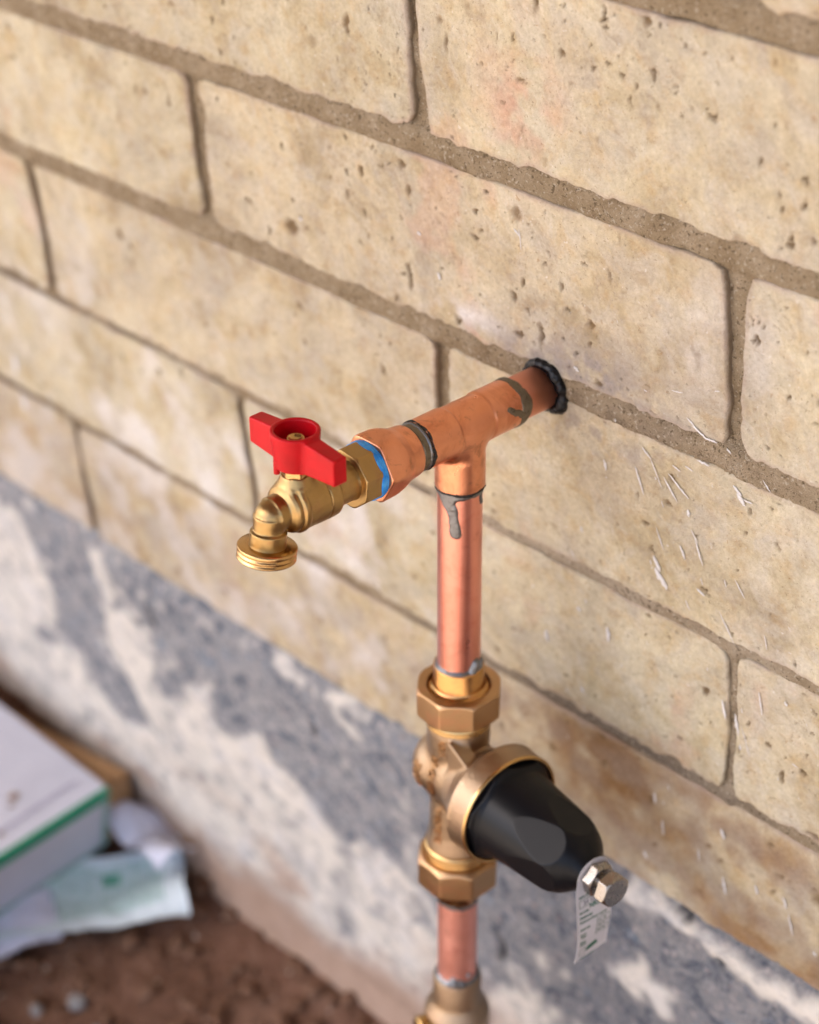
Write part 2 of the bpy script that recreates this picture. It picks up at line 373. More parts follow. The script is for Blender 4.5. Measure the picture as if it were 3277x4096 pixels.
def make_concrete_mat():
    m, n, b = new_mat('grey_concrete_with_plaster')
    P = geo(n); st = attr(n, 'mask'); s = sep(n, st.outputs['Color'])
    a = noise(n, P, 30, 5, .65, .8); f = noise(n, P, 160, 4, .7); g = noise(n, P, 900, 3, .75)
    con = ramp(n, noise(n, P, 46, 7, .72, .9), [(.34, (.060, .070, .090)), (.44, (.125, .135, .155)), (.54, (.235, .228, .226)), (.64, (.145, .157, .182)), (.74, (.30, .28, .28))])
    con = mix(n, sep(n, ramp(n, f, [(.55, (0, 0, 0)), (.72, (1, 1, 1))]))[0], con, (.42, .37, .35))
    con = mix(n, math_(n, 'MULTIPLY', sep(n, ramp(n, noise(n, P, 55, 3, .6), [(.60, (0, 0, 0)), (.70, (1, 1, 1))]))[0], .45), con, (.12, .18, .25))
    pla = ramp(n, noise(n, P, 26, 4, .6, .5), [(.30, (.50, .475, .43)), (.5, (.60, .55, .485)), (.7, (.50, .49, .49))])
    pla = mix(n, math_(n, 'MULTIPLY', f, .35), pla, (.45, .40, .34))
    pla = mix(n, math_(n, 'MULTIPLY', sep(n, ramp(n, noise(n, P, 60, 5, .7, .6), [(.48, (0, 0, 0)), (.60, (1, 1, 1))]))[0], .6), pla, (.29, .275, .27))
    sp1 = sep(n, ramp(n, noise(n, P, 420, 2, .7), [(.57, (0, 0, 0)), (.66, (1, 1, 1))]))[0]; sp2 = sep(n, ramp(n, noise(n, P, 330, 2, .7, .4), [(.60, (0, 0, 0)), (.68, (1, 1, 1))]))[0]
    con = mix(n, math_(n, 'MULTIPLY', sp1, .5), con, (.40, .39, .40)); con = mix(n, math_(n, 'MULTIPLY', sp2, .6), con, (.075, .07, .08))
    con = mix(n, math_(n, 'MULTIPLY', sep(n, ramp(n, noise(n, P, 210, 2, .6), [(.68, (0, 0, 0)), (.73, (1, 1, 1))]))[0], .6), con, (.36, .19, .14))
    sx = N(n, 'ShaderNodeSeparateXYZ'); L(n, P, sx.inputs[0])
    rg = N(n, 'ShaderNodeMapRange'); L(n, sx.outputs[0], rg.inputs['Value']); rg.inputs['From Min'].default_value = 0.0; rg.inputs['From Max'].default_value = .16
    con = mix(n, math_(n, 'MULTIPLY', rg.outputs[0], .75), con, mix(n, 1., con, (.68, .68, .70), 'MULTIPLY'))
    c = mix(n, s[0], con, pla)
    c = mix(n, s[2], c, (.05, .048, .05))
    c = mix(n, s[1], c, mix(n, a, (.25, .155, .10), (.42, .30, .235)))
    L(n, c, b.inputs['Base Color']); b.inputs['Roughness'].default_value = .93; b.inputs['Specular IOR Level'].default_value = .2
    h = bump(n, f, .6, .002, None); bump(n, g, .6, .0008, b, h)
    return m
def make_soil_mat():
    m, n, b = new_mat('brown_soil')
    P = geo(n); a = noise(n, P, 9, 5, .7, .5); f = noise(n, P, 55, 5, .75); g = noise(n, P, 300, 4, .8)
    c = ramp(n, a, [(.32, (.075, .034, .017)), (.5, (.160, .078, .046)), (.68, (.23, .13, .085))])
    c = mix(n, f, mix(n, 1., c, (.55, .52, .5), 'MULTIPLY'), mix(n, 1., c, (1.45, 1.45, 1.45), 'MULTIPLY'))
    c = mix(n, sep(n, ramp(n, noise(n, P, 120, 2), [(.68, (0, 0, 0)), (.74, (1, 1, 1))]))[0], c, (.42, .33, .27))
    sx = N(n, 'ShaderNodeSeparateXYZ'); L(n, P, sx.inputs[0])
    yy = math_(n, 'ADD', sx.outputs[1], math_(n, 'MULTIPLY', a, .35))
    far = N(n, 'ShaderNodeMapRange'); L(n, yy, far.inputs['Value']); far.inputs['From Min'].default_value = -.28; far.inputs['From Max'].default_value = -.45
    c = mix(n, far.outputs[0], c, mix(n, f, (.36, .29, .23), (.52, .44, .36)))
    L(n, c, b.inputs['Base Color']); b.inputs['Roughness'].default_value = .95
    h = bump(n, f, .9, .008, None); bump(n, g, .8, .002, b, h)
    return m
def metal_mat(name, c1, c2, rough=(.28, .42), scale=90, bumpd=.00006, dirt=None, dirtamt=.0, stretch=None, tarn=None, gscale=1500, gstr=.25):
    m, n, b = new_mat(name)
    P = objco(n)
    V = P
    if stretch is not None:
        mp = N(n, 'ShaderNodeMapping'); mp.inputs['Scale'].default_value = stretch; L(n, P, mp.inputs['Vector']); V = mp.outputs[0]
    a = noise(n, P, scale, 4, .6, .4); f = noise(n, V, 700, 3, .6)
    c = mix(n, a, c1, c2)
    if tarn is not None:
        t = sep(n, ramp(n, noise(n, P, scale*.6, 5, .65, 1.2), [(.50, (0, 0, 0)), (.68, (1, 1, 1))]))[0]
        c = mix(n, math_(n, 'MULTIPLY', t, .65), c, tarn)
    if dirt is not None:
        t = sep(n, ramp(n, noise(n, P, scale*1.7, 5, .7, .5), [(.56, (0, 0, 0)), (.72, (1, 1, 1))]))[0]
        c = mix(n, math_(n, 'MULTIPLY', t, dirtamt), c, dirt)
    L(n, c, b.inputs['Base Color']); b.inputs['Metallic'].default_value = 1.0
    rr = ramp(n, a, [(.3, (rough[0],)*3), (.7, (rough[1],)*3)]); L(n, sep(n, rr)[0], b.inputs['Roughness'])
    h = bump(n, f, .35, bumpd, None); bump(n, noise(n, P, gscale, 2, .6), gstr, .00014, b, h)
    return m
def plain(name, col, rough=.5, metal=0., spec=.5, col2=None, scale=60, bstr=0., bscale=400, bdist=.0003, coat=0):
    m, n, b = new_mat(name)
    if col2 is None: b.inputs['Base Color'].default_value = (*col, 1)
    else:
        L(n, mix(n, sep(n, ramp(n, noise(n, objco(n), scale, 4, .6, .5), [(.35, (0,)*3), (.65, (1,)*3)]))[0], col, col2), b.inputs['Base Color'])
    b.inputs['Roughness'].default_value = rough; b.inputs['Metallic'].default_value = metal; b.inputs['Specular IOR Level'].default_value = spec
    b.inputs['Coat Weight'].default_value = coat
    if bstr: bump(n, noise(n, objco(n), bscale, 3, .6), bstr, bdist, b)
    return m

MB = make_brick_mat(); MM = make_mortar_mat(); MC = make_concrete_mat(); MS = make_soil_mat()
COP_T = metal_mat('copper_tee', (.70, .275, .14), (.85, .40, .245), (.26, .40), 70, tarn=(.52, .17, .08), dirt=(.20, .09, .05), dirtamt=.55)
COP_P = metal_mat('copper_pipe', (.78, .30, .22), (.86, .39, .30), (.27, .34), 60, stretch=(6, 6, .35), tarn=(.74, .24, .17), dirt=(.50, .16, .12), dirtamt=.4)
COP_L = metal_mat('copper_pipe_spotted', (.90, .40, .32), (.96, .52, .43), (.40, .50), 60, stretch=(6, 6, .35), tarn=(.72, .25, .19), dirt=(.34, .10, .04), dirtamt=.35)
TAILM = metal_mat('flushed_brass_tail', (.50, .25, .08), (.62, .36, .14), (.16, .26), 90, tarn=(.50, .17, .09))
COP_W = metal_mat('copper_matt_pipe', (.74, .30, .18), (.84, .40, .27), (.42, .50), 70)
BRASS = metal_mat('faucet_brass', (.34, .22, .082), (.47, .31, .135), (.28, .38), 80, dirt=(.35, .18, .10), dirtamt=.5, gscale=2600, gstr=.5)
BRASS_T = metal_mat('machined_brass', (.52, .32, .12), (.62, .41, .19), (.18, .28), 80)
BRONZE = metal_mat('cast_bronze', (.33, .23, .145), (.43, .31, .205), (.34, .44), 70, tarn=(.34, .22, .155), gscale=1900, gstr=.9)
BRONZE_N = metal_mat('bronze_nut', (.43, .26, .13), (.53, .345, .19), (.30, .40), 60, tarn=(.58, .27, .15), gscale=2200, gstr=.5)
SOLD = metal_mat('solder', (.16, .16, .165), (.27, .27, .275), (.34, .5), 260, dirt=(.10, .09, .07), dirtamt=.8)
SOLD_D = metal_mat('dark_solder', (.12, .10, .07), (.26, .23, .18), (.38, .5), 260, dirt=(.05, .04, .03), dirtamt=.9)
STEEL = metal_mat('stainless_steel', (.30, .275, .25), (.40, .38, .36), (.22, .32), 150, dirt=(.33, .27, .22), dirtamt=.4)
RED = plain('red_plastic', (.50, .0, .006), .42, 0, .22, (.38, .0, .003), 40, .12, 900, .0002)
BLACK = plain('black_plastic', (.004, .0045, .006), .34, 0, .20, (.004, .0045, .006), 60, .12, 1200, .0002)
TAPE = plain('blue_thread_tape', (.01, .24, .80), .4, 0, .3, (.08, .42, .90), 400, .6, 1500, .0005)
SEAL = plain('black_sealant', (.004, .004, .005), .3, 0, .3, None, 60, .6, 500, .001)
WHITEP = plain('white_spatter', (.62, .60, .59), .9, 0, .1, (.52, .485, .44), 700, .5, 1500, .0003)
SPW = plain('thin_white_spatter', (.66, .64, .64), .85, 0, .2, (.56, .52, .48), 900)

# ------------------------------------------------------------------ brick wall
CH = 0.10285
BED = [-CH*k for k in range(-6, 6)]                    # bed joint centre lines, top to bottom
def bed_z(k, x):
    return -CH*k - 0.0028*(k == 3) + .0022*(k == 4)*0 + (0.0010*np.sin(x*9+k) if np.ndim(x) else 0.0010*math.sin(x*9+k))
BT = {0: .0142, 1: .0132, 2: .0124, 3: .0060, 4: .0070, 5: .0100}
JT = {0: .0098, 1: .0098, 2: .0095, 3: .0056, 4: .0070}
LB = 0.3765
OFF = {0: .0905, 1: .0960-.0015, 2: .0915, 3: .0950, 4: .0870}
def perps(k):
    """x of the vertical joints in course k"""
    if k % 2 == 0: base = {0: .0905, 2: .0918, 4: .0800}.get(k, .0905)
    else: base = {1: .2825, 3: .2850}.get(k, .2830)
    return [base + i*LB for i in range(-5, 4)]
wall = tag(obj('brick_wall', None), 'buff sandy brick wall with brown mortar joints above the grey footing', 'brick wall')
wall.location = (0.1, 0, -0.512)
WL = Vector(wall.location)
rs = random.Random(4)

def g2(X, Z, cx, cz, sx, sz): return np.exp(-(((X-cx)/sx)**2+((Z-cz)/sz)**2))

def stains(X, Z):
    n1 = fbm(X*60, Z*60, 4, 5); n2 = fbm(X*130, Z*130, 4, 9); n3 = fbm(X*28, Z*28, 4, 12)
    sm = lambda v, a, b: np.clip((v-a)/(b-a), 0, 1)
    red = g2(X, Z, .161, -.066, .022, .032)*sm(n1, -.3, .25)*.8 + g2(X, Z, .12, -.195, .016, .008)*.4*sm(n2, -.2, .2)
    red = red + sm(n1*.5+fbm(X*9, Z*9, 2, 44), .42, .62)*.25
    rust = g2(X, Z, .226, -.430, .050, .022)*sm(n3, -.55, .15)*1.2 + g2(X, Z, .275, -.430, .035, .014)*sm(n1, -.3, .3)*.6 + g2(X, Z, .17, -.425, .03, .02)*sm(n1, -.2, .3)*.4
    rust = rust + sm(n2, .35, .6)*.15 + g2(X, Z, .21, -.245, .03, .02)*sm(n1, -.2, .3)*.22
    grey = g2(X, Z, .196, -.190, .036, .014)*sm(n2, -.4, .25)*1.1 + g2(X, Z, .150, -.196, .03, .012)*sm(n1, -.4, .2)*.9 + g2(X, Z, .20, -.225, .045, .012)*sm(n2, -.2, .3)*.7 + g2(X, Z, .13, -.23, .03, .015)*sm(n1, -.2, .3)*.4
    low = np.clip((-.405-Z)/.03, 0, 1)
    rust = rust + low*(.40+.55*np.clip((X-.02)/.15, 0, 1))*sm(n3+.3*n2, -.4, .3)
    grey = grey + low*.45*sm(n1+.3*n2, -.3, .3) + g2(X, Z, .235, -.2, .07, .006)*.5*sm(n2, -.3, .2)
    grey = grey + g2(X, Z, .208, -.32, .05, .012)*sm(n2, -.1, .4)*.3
    white = g2(X, Z, .112, -.188, .026, .007)*sm(n1, -.3, .3)*.7 + g2(X, Z, .320, -.130, .04, .05)*sm(n3, -.4, .2)*.45 + g2(X, Z, .26, -.150, .02, .03)*sm(n1, -.2, .3)*.4
    white = white + np.clip((-.21-Z)/.1, 0, 1)*np.clip((.12-X)/.1, 0, 1)*sm(n3+.4*n1, -.05, .45)*.42 + g2(X, Z, -.03, -.42, .13, .05)*sm(n3, -.2, .5)*.45 + g2(X, Z, -.22, -.37, .10, .04)*sm(n3, 0, .5)*.25 + g2(X, Z, .0, -.33, .08, .04)*sm(n3, -.1, .5)*.35 + g2(X, Z, .34, -.28, .05, .08)*sm(n1, -.3, .3)*.3
    return [np.clip(a, 0, 1) for a in (red, rust, grey, white)]

def make_brick(k, x0, x1, dense, seed):
    """one brick of course k between vertical joints x0, x1 (their centres)"""
    nu, nv = {2: (430, 116), 1: (170, 46), 0: (40, 12)}[dense]
    jl = JT.get(k, .0085)/2
    u = np.linspace(0, 1, nu); v = np.linspace(0, 1, nv)
    # crowd samples towards the edges
    u = u - .035*np.sin(2*math.pi*u); v = v - .06*np.sin(2*math.pi*v)
    U, V = np.meshgrid(u, v, indexing='ij')
    Xm = x0+jl+(x1-x0-2*jl)*U
    zt = bed_z(k, Xm) - BT.get(k, .0150)/2; zb = bed_z(k+1, Xm) + BT.get(k+1, .0150)/2
    if k == 4: zb = np.full_like(zb, -.5105)
    e = .0017 if k < 2 else .0020
    zt = zt + e*.6*fbm(Xm*90, Xm*0+seed, 5, seed); zb = zb + e*1.8*fbm(Xm*110, Xm*0+seed+3.3, 5, seed+1)
    Z = zb+(zt-zb)*V
    lx = .0020*fbm(Z*70, Z*0+seed, 4, seed+2) - .0012*np.sin(Z*55+seed)
    rx = .0020*fbm(Z*70, Z*0+seed+7, 4, seed+4) + .0012*np.sin(Z*50+seed*2)
    X = Xm + lx*(1-U)**8 + rx*U**8
    # round the corners of the outline
    W_ = (x1-x0-2*jl); Hh_ = zt-zb
    dl = U*W_; dr = (1-U)*W_; db = V*Hh_; dt = (1-V)*Hh_
    dx = np.minimum(dl, dr); dz = np.minimum(db, dt); rc = .007
    cm = np.clip((rc-dx)/rc, 0, 1)*np.clip((rc-dz)/rc, 0, 1)
    X = X + np.where(dl < dr, 1, -1)*cm*rc*.28; Z = Z + np.where(db < dt, 1, -1)*cm*rc*.28
    edge = np.minimum(dx, dz)
    rr = (.0019 + .0013*fbm(X*60, Z*60, 3, seed+5))*(.70 if k < 2 else .6)
    d = np.clip(edge/rr, 0, 1)
    Y = rr*(1-np.sqrt(np.clip(1-(1-d)**2, 0, 1)))*.9
    Y = Y + .0011*(.5+.5*fbm(X*28, Z*28, 3, seed+6)) + .0006*(.5+.5*fbm(X*120, Z*120, 3, seed+7))
    dens = np.clip(.5+1.2*fbm(X*12, Z*12, 2, 77), .1, 1)
    if dense:
        wx = X+.0022*fbm(X*380, Z*380, 4, 3); wz = Z+.0022*fbm(X*380, Z*380, 4, 4)
        up = .46 if k <= 0 else (.26 if k == 1 else .18)
        pt = np.maximum(pits(wx, wz, .0075, up*.30, 31+k), pits(wx, wz, .0042, up*.42, 61+k)*.6)
        big_ = pits(wx*1.5, wz*.85, .017, up*.26, 91+k)
        pt0 = np.maximum(pits(X, Z, .0075, up*.36, 31+k), big_)
        pt = np.maximum(pt, big_)*np.where(edge < .002, 0, 1)
        pt = np.clip(pt*1.5-.12*(1+fbm(X*700, Z*700, 2, 6)), 0, 1)*np.clip(dens*1.5, 0, 1)
    else: pt = np.zeros_like(X)
    Y = Y + pt*.0022
    # chipped edges
    chip = np.clip(fbm(X*45, Z*45, 3, seed+9)-.28, 0, 1)*np.clip(1-edge/.006, 0, 1)
    Y = Y + chip*.007
    # the back: outline extruded into the wall
    front = np.stack([X, Y, Z], -1)
    st = stains(X, Z)
    S_ = np.stack([st[0], st[1], st[2], st[3]], -1)
    em = np.clip(1-edge/.0035, 0, 1)*np.clip(.5+1.5*fbm(X*40, Z*40, 3, 8), 0, 1)
    halo = np.clip(pt0*1.3, 0, 1)*.35 if dense else pt*0
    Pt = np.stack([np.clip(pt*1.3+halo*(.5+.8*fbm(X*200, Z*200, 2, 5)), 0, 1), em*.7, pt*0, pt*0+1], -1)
    loop = np.concatenate([np.arange(nu)*nv, (nu-1)*nv+np.arange(1, nv), np.arange(nu-2, -1, -1)*nv+nv-1, np.arange(nv-2, 0, -1)])
    fv = front.reshape(-1, 3); n0 = len(fv)
    mv = fv[loop].copy(); mv[:, 1] = np.maximum(mv[:, 1]+.0016, .0032)
    bv = fv[loop].copy(); bv[:, 1] = .030
    nl = len(loop)
    faces = grid_faces(nu, nv)
    q = np.arange(len(loop)); q2 = (q+1) % len(loop)
    side = np.stack([loop[q2], loop[q], n0+q, n0+q2], -1); side2 = np.stack([n0+q2, n0+q, n0+nl+q, n0+nl+q2], -1)
    verts = np.concatenate([fv, mv, bv]); F = np.concatenate([faces, side, side2])
    s0 = S_.reshape(-1, 4); p0 = Pt.reshape(-1, 4); sk = np.tile(np.array([[0, 0, .85, 1.]]), (nl, 1))
    at = {'stain': np.concatenate([s0, s0[loop], s0[loop]]), 'pit': np.concatenate([p0, sk, sk])}
    c = np.array([(x0+x1)/2, .015, -CH*(k+.5)])
    me = mesh_np('brick', verts-c, F, True, at)
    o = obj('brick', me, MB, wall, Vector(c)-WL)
    return o

for k in range(-6, 5):
    ps = perps(k)
    for i in range(len(ps)-1):
        x0, x1 = ps[i], ps[i+1]
        dense = (2 if x1 > .02 and k < 4 else 1) if (k >= -1 and x1 > -.62 and x0 < .42) else 0
        make_brick(k, x0, x1, dense, (k+9)*13+i*5)

def make_mortar():
    xs = np.concatenate([np.arange(-1.78, -.6, .02), np.arange(-.6, -.1, .0030), np.arange(-.1, .15, .0020), np.arange(.15, .38, .0011), np.arange(.38, .42, .0025), np.arange(.42, 1.40, .02)])
    zs = np.concatenate([np.arange(-.5115, -.32, .0022), np.arange(-.32, -.19, .0011), np.arange(-.19, .06, .0018), np.arange(.06, .61, .012)])
    X, Z = np.meshgrid(xs, zs, indexing='ij')
    Y = .0054 + .0016*fbm(X*55, Z*55, 3, 21) + .0005*fbm(X*380, Z*380, 3, 22)
    warm = np.zeros_like(X); dark = np.zeros_like(X)
    sm = lambda v, a, b: np.clip((v-a)/(b-a), 0, 1)
    for k in (2, 3, 4):
        dz = np.abs(Z-bed_z(k, X)); nr = np.exp(-(dz/.0075)**2)
        if k == 2: wgt = sm(X, .17, .21)
        else: wgt = sm(X, -.45, .15)
        Y = Y - nr*wgt*(.0048 if k > 2 else .0014)*(.8+.5*fbm(X*30, Z*30, 3, 33+k))
        wn = np.clip((.85 if k == 3 else .5)+1.7*fbm(X*22, Z*22, 4, 70+k), 0, 1)
        warm = warm + nr*wgt*(wn*(1.0 if k == 3 else .55) if k > 2 else .25)
        if k == 4: dark = dark + nr*sm(X, .02, .12)*.8*np.clip(.5+1.5*fbm(X*25, Z*25, 3, 75), 0, 1)
    for px in (.2850, .0800): 
        nr = np.exp(-((X-px)/.004)**2)*(Z < -.31)
        Y = Y-nr*.0022; warm = warm+nr*.4
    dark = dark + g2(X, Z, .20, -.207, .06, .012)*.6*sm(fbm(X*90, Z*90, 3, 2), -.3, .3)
    # bed joints of the upper courses stand fuller than the raked vertical ones
    for k in (-1, 0, 1, 2):
        nr = np.exp(-((Z-bed_z(k, X))/.0085)**6); Y = Y - nr*(.0042+.0006*fbm(X*16, Z*40, 3, 17))
    gr = g2(X, Z, .27, -.207, .10, .012)
    Y = Y + gr*.0024*fbm(X*420, Z*420, 3, 55) - gr*.0006
    Y = np.maximum(Y, .0006)
    st = np.stack([np.clip(warm, 0, 1), np.clip(dark, 0, 1), X*0, X*0+1], -1).reshape(-1, 4)
    V = np.stack([X, Y, Z], -1).reshape(-1, 3)-np.array(WL)
    me = mesh_np('mortar', V, grid_faces(len(xs), len(zs)), True, {'stain': st})
    obj('mortar', me, MM, wall)
make_mortar()
# solid core of the wall behind the bricks
def box_np(x0, x1, y0, y1, z0, z1):
    v = np.array([(x, y, z) for x in (x0, x1) for y in (y0, y1) for z in (z0, z1)], float)
    f = np.array([(0, 1, 3, 2), (4, 6, 7, 5), (0, 4, 5, 1), (2, 3, 7, 6), (0, 2, 6, 4), (1, 5, 7, 3)])
    return v, f
v, f = box_np(-1.78, 1.39, .031, .20, -.5110, .60)
obj('wall_core', mesh_np('wall_core', v-np.array(WL), f, False), MM, wall)

# thrown white spatter on the wall, each spot a thin raised smear
def spatter():
    parts = []
    rr = random.Random(8)
    lst = [(*s, 1) for s in SPL]
    for _ in range(26):
        x = rr.uniform(.17, .36); z = rr.uniform(-.47, -.20); l = rr.uniform(.0006, .004)
        lst.append((x, z, x+l*.3, z-l, rr.uniform(.0002, .0005), 0))
    for (x0, z0, x1, z1, w_, a) in lst:
        n = 9; ring = 8
        dx, dz = x1-x0, z1-z0; ln = math.hypot(dx, dz)+1e-6; tx, tz = dx/ln, dz/ln; nx, nz = -tz, tx
        x0 -= tx*w_*.8; z0 -= tz*w_*.8; ln += w_*1.6
        V = []
        for i in range(n+1):
            t = i/n; prof = math.sin(math.pi*min(max(t, .02), .98))**.55*(.75+.5*rr.random())
            wob = (rr.random()-.5)*w_*.8
            for j in range(ring):
                a_ = math.pi*j/(ring-1)
                o_ = math.cos(a_)*w_*prof; h_ = math.sin(a_)*min(w_*.45, .0007)*prof
                V.append((x0+tx*ln*t+nx*(o_+wob), .0005-h_*1.0, z0+tz*ln*t+nz*(o_+wob)))
        V = np.array(V); V[:, 1] -= .0003
        parts.append((V, grid_faces(n+1, ring)))
    v, f = join_np(parts)
    o = obj('white_spatter', mesh_np('white_spatter', v-np.array(WL), f), WHITEP, wall); o['kind'] = 'stuff'
spatter()

# ------------------------------------------------------------------ footing
GZ = -0.815
foot = tag(obj('concrete_footing', None), 'grey concrete footing with patches of pale plaster under the brick wall', 'footing')
foot.location = (0, 0, GZ)
def make_footing():
    xs = np.concatenate([np.arange(-1.78, -.62, .02), np.arange(-.62, .42, .0028), np.arange(.42, 1.40, .02)])
    zs = np.arange(-.93, -.5110, .0028); zs = np.concatenate([zs, [-.5105, -.5085, -.5065]])
    X, Z = np.meshgrid(xs, zs, indexing='ij')
    wx = X+.011*fbm(X*45, Z*45, 5, 51)+.003*fbm(X*200, Z*200, 3, 52); wz = Z+.011*fbm(X*45, Z*45, 5, 53)+.003*fbm(X*200, Z*200, 3, 54)
    pl = np.zeros_like(X)
    for poly in (LOW, STAR, STRIP, STRIP2): pl = np.maximum(pl, in_poly(wx, wz, poly).astype(float))
    # bare grey showing through the plaster
    gaps = np.clip((fbm(X*24, Z*24, 4, 61)-.20)*7, 0, 1)*np.clip((X+.30)*3, .15, 1)
    inlow = in_poly(wx, wz, LOW)
    pl = np.where(inlow, pl*(1-gaps*.75), pl)
    pl = np.maximum(pl, np.clip((fbm(X*30, Z*14, 4, 71)-.42)*8, 0, 1)*.5)
    n5 = fbm(X*75, Z*75, 5, 63); n6 = fbm(X*95, Z*95, 5, 64)
    near = np.maximum.reduce([np.roll(pl, r_, 0) for r_ in (-7, 7, -3, 3)]+[np.roll(pl, r_, 1) for r_ in (-7, 7, -3, 3)])
    pl = np.maximum(pl, np.where((n5 > .36) & (near > .5), .9, 0)); pl = np.maximum(pl, np.where(n5 > .54, .8, 0))
    pl = np.where((n6 > .42), pl*.15, pl)
    pl = blur2(pl, 1)
    soil = np.clip((-.748 - Z + .022*fbm(X*14, Z*14, 4, 81) - .03*np.clip(-X-.3, 0, 1))/.035+.2, 0, 1)
    soil = np.maximum(soil, np.clip((fbm(X*16, Z*22, 4, 82)+.02)*3, 0, 1)*np.clip((-.68-Z)/.06, 0, 1)*.8)
    blk = np.zeros_like(X)
    for (cx, cz, sx, sz) in ((.108, -.640, .004, .014), (.112, -.652, .004, .012), (.2885, -.529, .004, .004), (-.0565, -.556, .003, .006), (-.233, -.553, .005, .010), (.255, -.516, .006, .003)):
        blk = np.maximum(blk, np.clip(2.2*g2(wx, wz, cx, cz, sx, sz)-.6, 0, 1))
    Y = -.004 + .0035*fbm(X*11, Z*11, 4, 91) + .0012*fbm(X*60, Z*60, 3, 92) - pl*.0016
    Y = Y + np.clip((Z+.520)/.009, 0, 1)*.0045 + blk*.004 + np.clip((Z+.5095)/.003, 0, 1)*.0035
    Y = Y - np.clip((-.78-Z)/.10, 0, 1)**1.3*.035     # spreads towards the soil
    M_ = np.stack([np.clip(pl, 0, 1), soil*.95, blk, X*0+1], -1).reshape(-1, 4)
    V = np.stack([X, Y, Z-GZ], -1).reshape(-1, 3)
    obj('footing_face', mesh_np('footing_face', V, grid_faces(len(xs), len(zs)), True, {'mask': M_}), MC, foot)
make_footing()
v, f = box_np(-1.78, 1.39, .012, .22, -.93, -.5125)
v[:, 2] -= GZ
obj('footing_core', mesh_np('footing_core', v, f, False), MC, foot)

# ------------------------------------------------------------------ unseen eave overhead, added to put this wall in open shade
EM = plain('added_soffit_paint', (.13, .10, .08), .8, 0, .2)
v, f = box_np(-6, 6, -2.05, .20, 1.70, 1.86)
tag(obj('added_eave', mesh_np('added_eave', v, f, False), EM), 'wide soffit out of view, added above the wall to shade it', 'roof', kind='structure')
v, f = box_np(-6, 6, .205, .40, -.93, 1.69)
tag(obj('house_wall', mesh_np('house_wall', v, f, False), EM), 'plain rear face of the house behind the bricks', 'wall', kind='structure')
# ------------------------------------------------------------------ ground
def ground_z(X, Y):
    h = GZ + .006*fbm(X*9, Y*9, 4, 101) + .006*fbm(X*45, Y*45, 4, 102) + .0028*np.abs(fbm(X*150, Y*150, 3, 103))
    h = h + .050*np.exp(-((Y+.0)/.05)**2)*np.clip((-X-.24)/.25, 0, 1)     # heaped against the footing
    h = h + .008*np.exp(-((Y+.0)/.03)**2)
    return h
def make_ground():
    far = lambda a, b, n: np.sign(a)*np.geomspace(abs(a), abs(b), n)
    xs = np.concatenate([far(-120, -1.3, 30), np.arange(-1.25, -.75, .02), np.arange(-.75, .15, .0042), np.arange(.15, 1.0, .02), far(1.05, 120, 30)])
    ys = np.concatenate([far(-120, -1.1, 30), np.arange(-1.05, -.45, .02), np.arange(-.45, .0, .0042), [.004, .01, .1, .5, 2, 10, 40, 120]])
    X, Y = np.meshgrid(xs, ys, indexing='ij')
    Z = ground_z(X, Y)
    V = np.stack([X, Y, Z], -1).reshape(-1, 3)
    o = obj('ground', mesh_np('ground', V, grid_faces(len(xs), len(ys)), True), MS)
    tag(o, 'brown clumpy bare soil below the wall', 'ground', kind='structure')
make_ground()
def clod_np(rad, seed, c, sub=2):
    import bmesh
    bm = bmesh.new(); bmesh.ops.create_icosphere(bm, subdivisions=sub, radius=1)
    v = np.array([x.co[:] for x in bm.verts]); f = np.array([[q.index for q in p.verts] for p in bm.faces]); bm.free()
    n_ = 1+.38*fbm(v[:, 0]*1.6+seed, v[:, 1]*1.6, 3, seed, v[:, 2]*1.6)
    v = v*n_[:, None]*np.array(rad)
    return v+np.array(c), f
PEB = plain('soil_clod', (.11, .054, .031), .95, 0, .1, (.18, .105, .070), 60, .8, 500, .001)
rr = random.Random(3); parts = []
for i in range(950):
    x = rr.uniform(-.62, .06); y = -abs(rr.gauss(0, .17))-.004
    if y < -.42: continue
    s_ = .0018+.0085*rr.random()**3.2
    z = float(ground_z(np.array([x]), np.array([y]))[0])+s_*.3
    parts.append(clod_np((s_*rr.uniform(.8, 1.4), s_*rr.uniform(.8, 1.4), s_*.8), i, (x, y, z), 1))
v, f = join_np(parts)
tag(obj('soil_clods', mesh_np('soil_clods', v, f), PEB), 'small brown clods and crumbs scattered over the soil', 'clods', kind='stuff')
GP = plain('grey_pebble', (.25, .23, .215), .8, 0, .3, (.18, .18, .19), 90, .5, 500, .001)
for i, (x, y, s_, lb) in enumerate([(-.200, -.150, .0068, 'pale grey stone in the soil just below the striped leaflet'), (-.216, -.176, .0048, 'small bluish grey stone near the bottom left corner of the soil'), (-.166, -.157, .0042, 'small pale pebble on the soil left of the pipe base')]):
    z = float(ground_z(np.array([x]), np.array([y]))[0])
    v, f = clod_np((s_*1.2, s_, s_*.8), 40+i, (0, 0, s_*.35), 3)
    o = obj('pebble', mesh_np('pebble', v, f), GP, None, (x, y, z)); tag(o, lb, 'stone', 'loose stones on the soil')

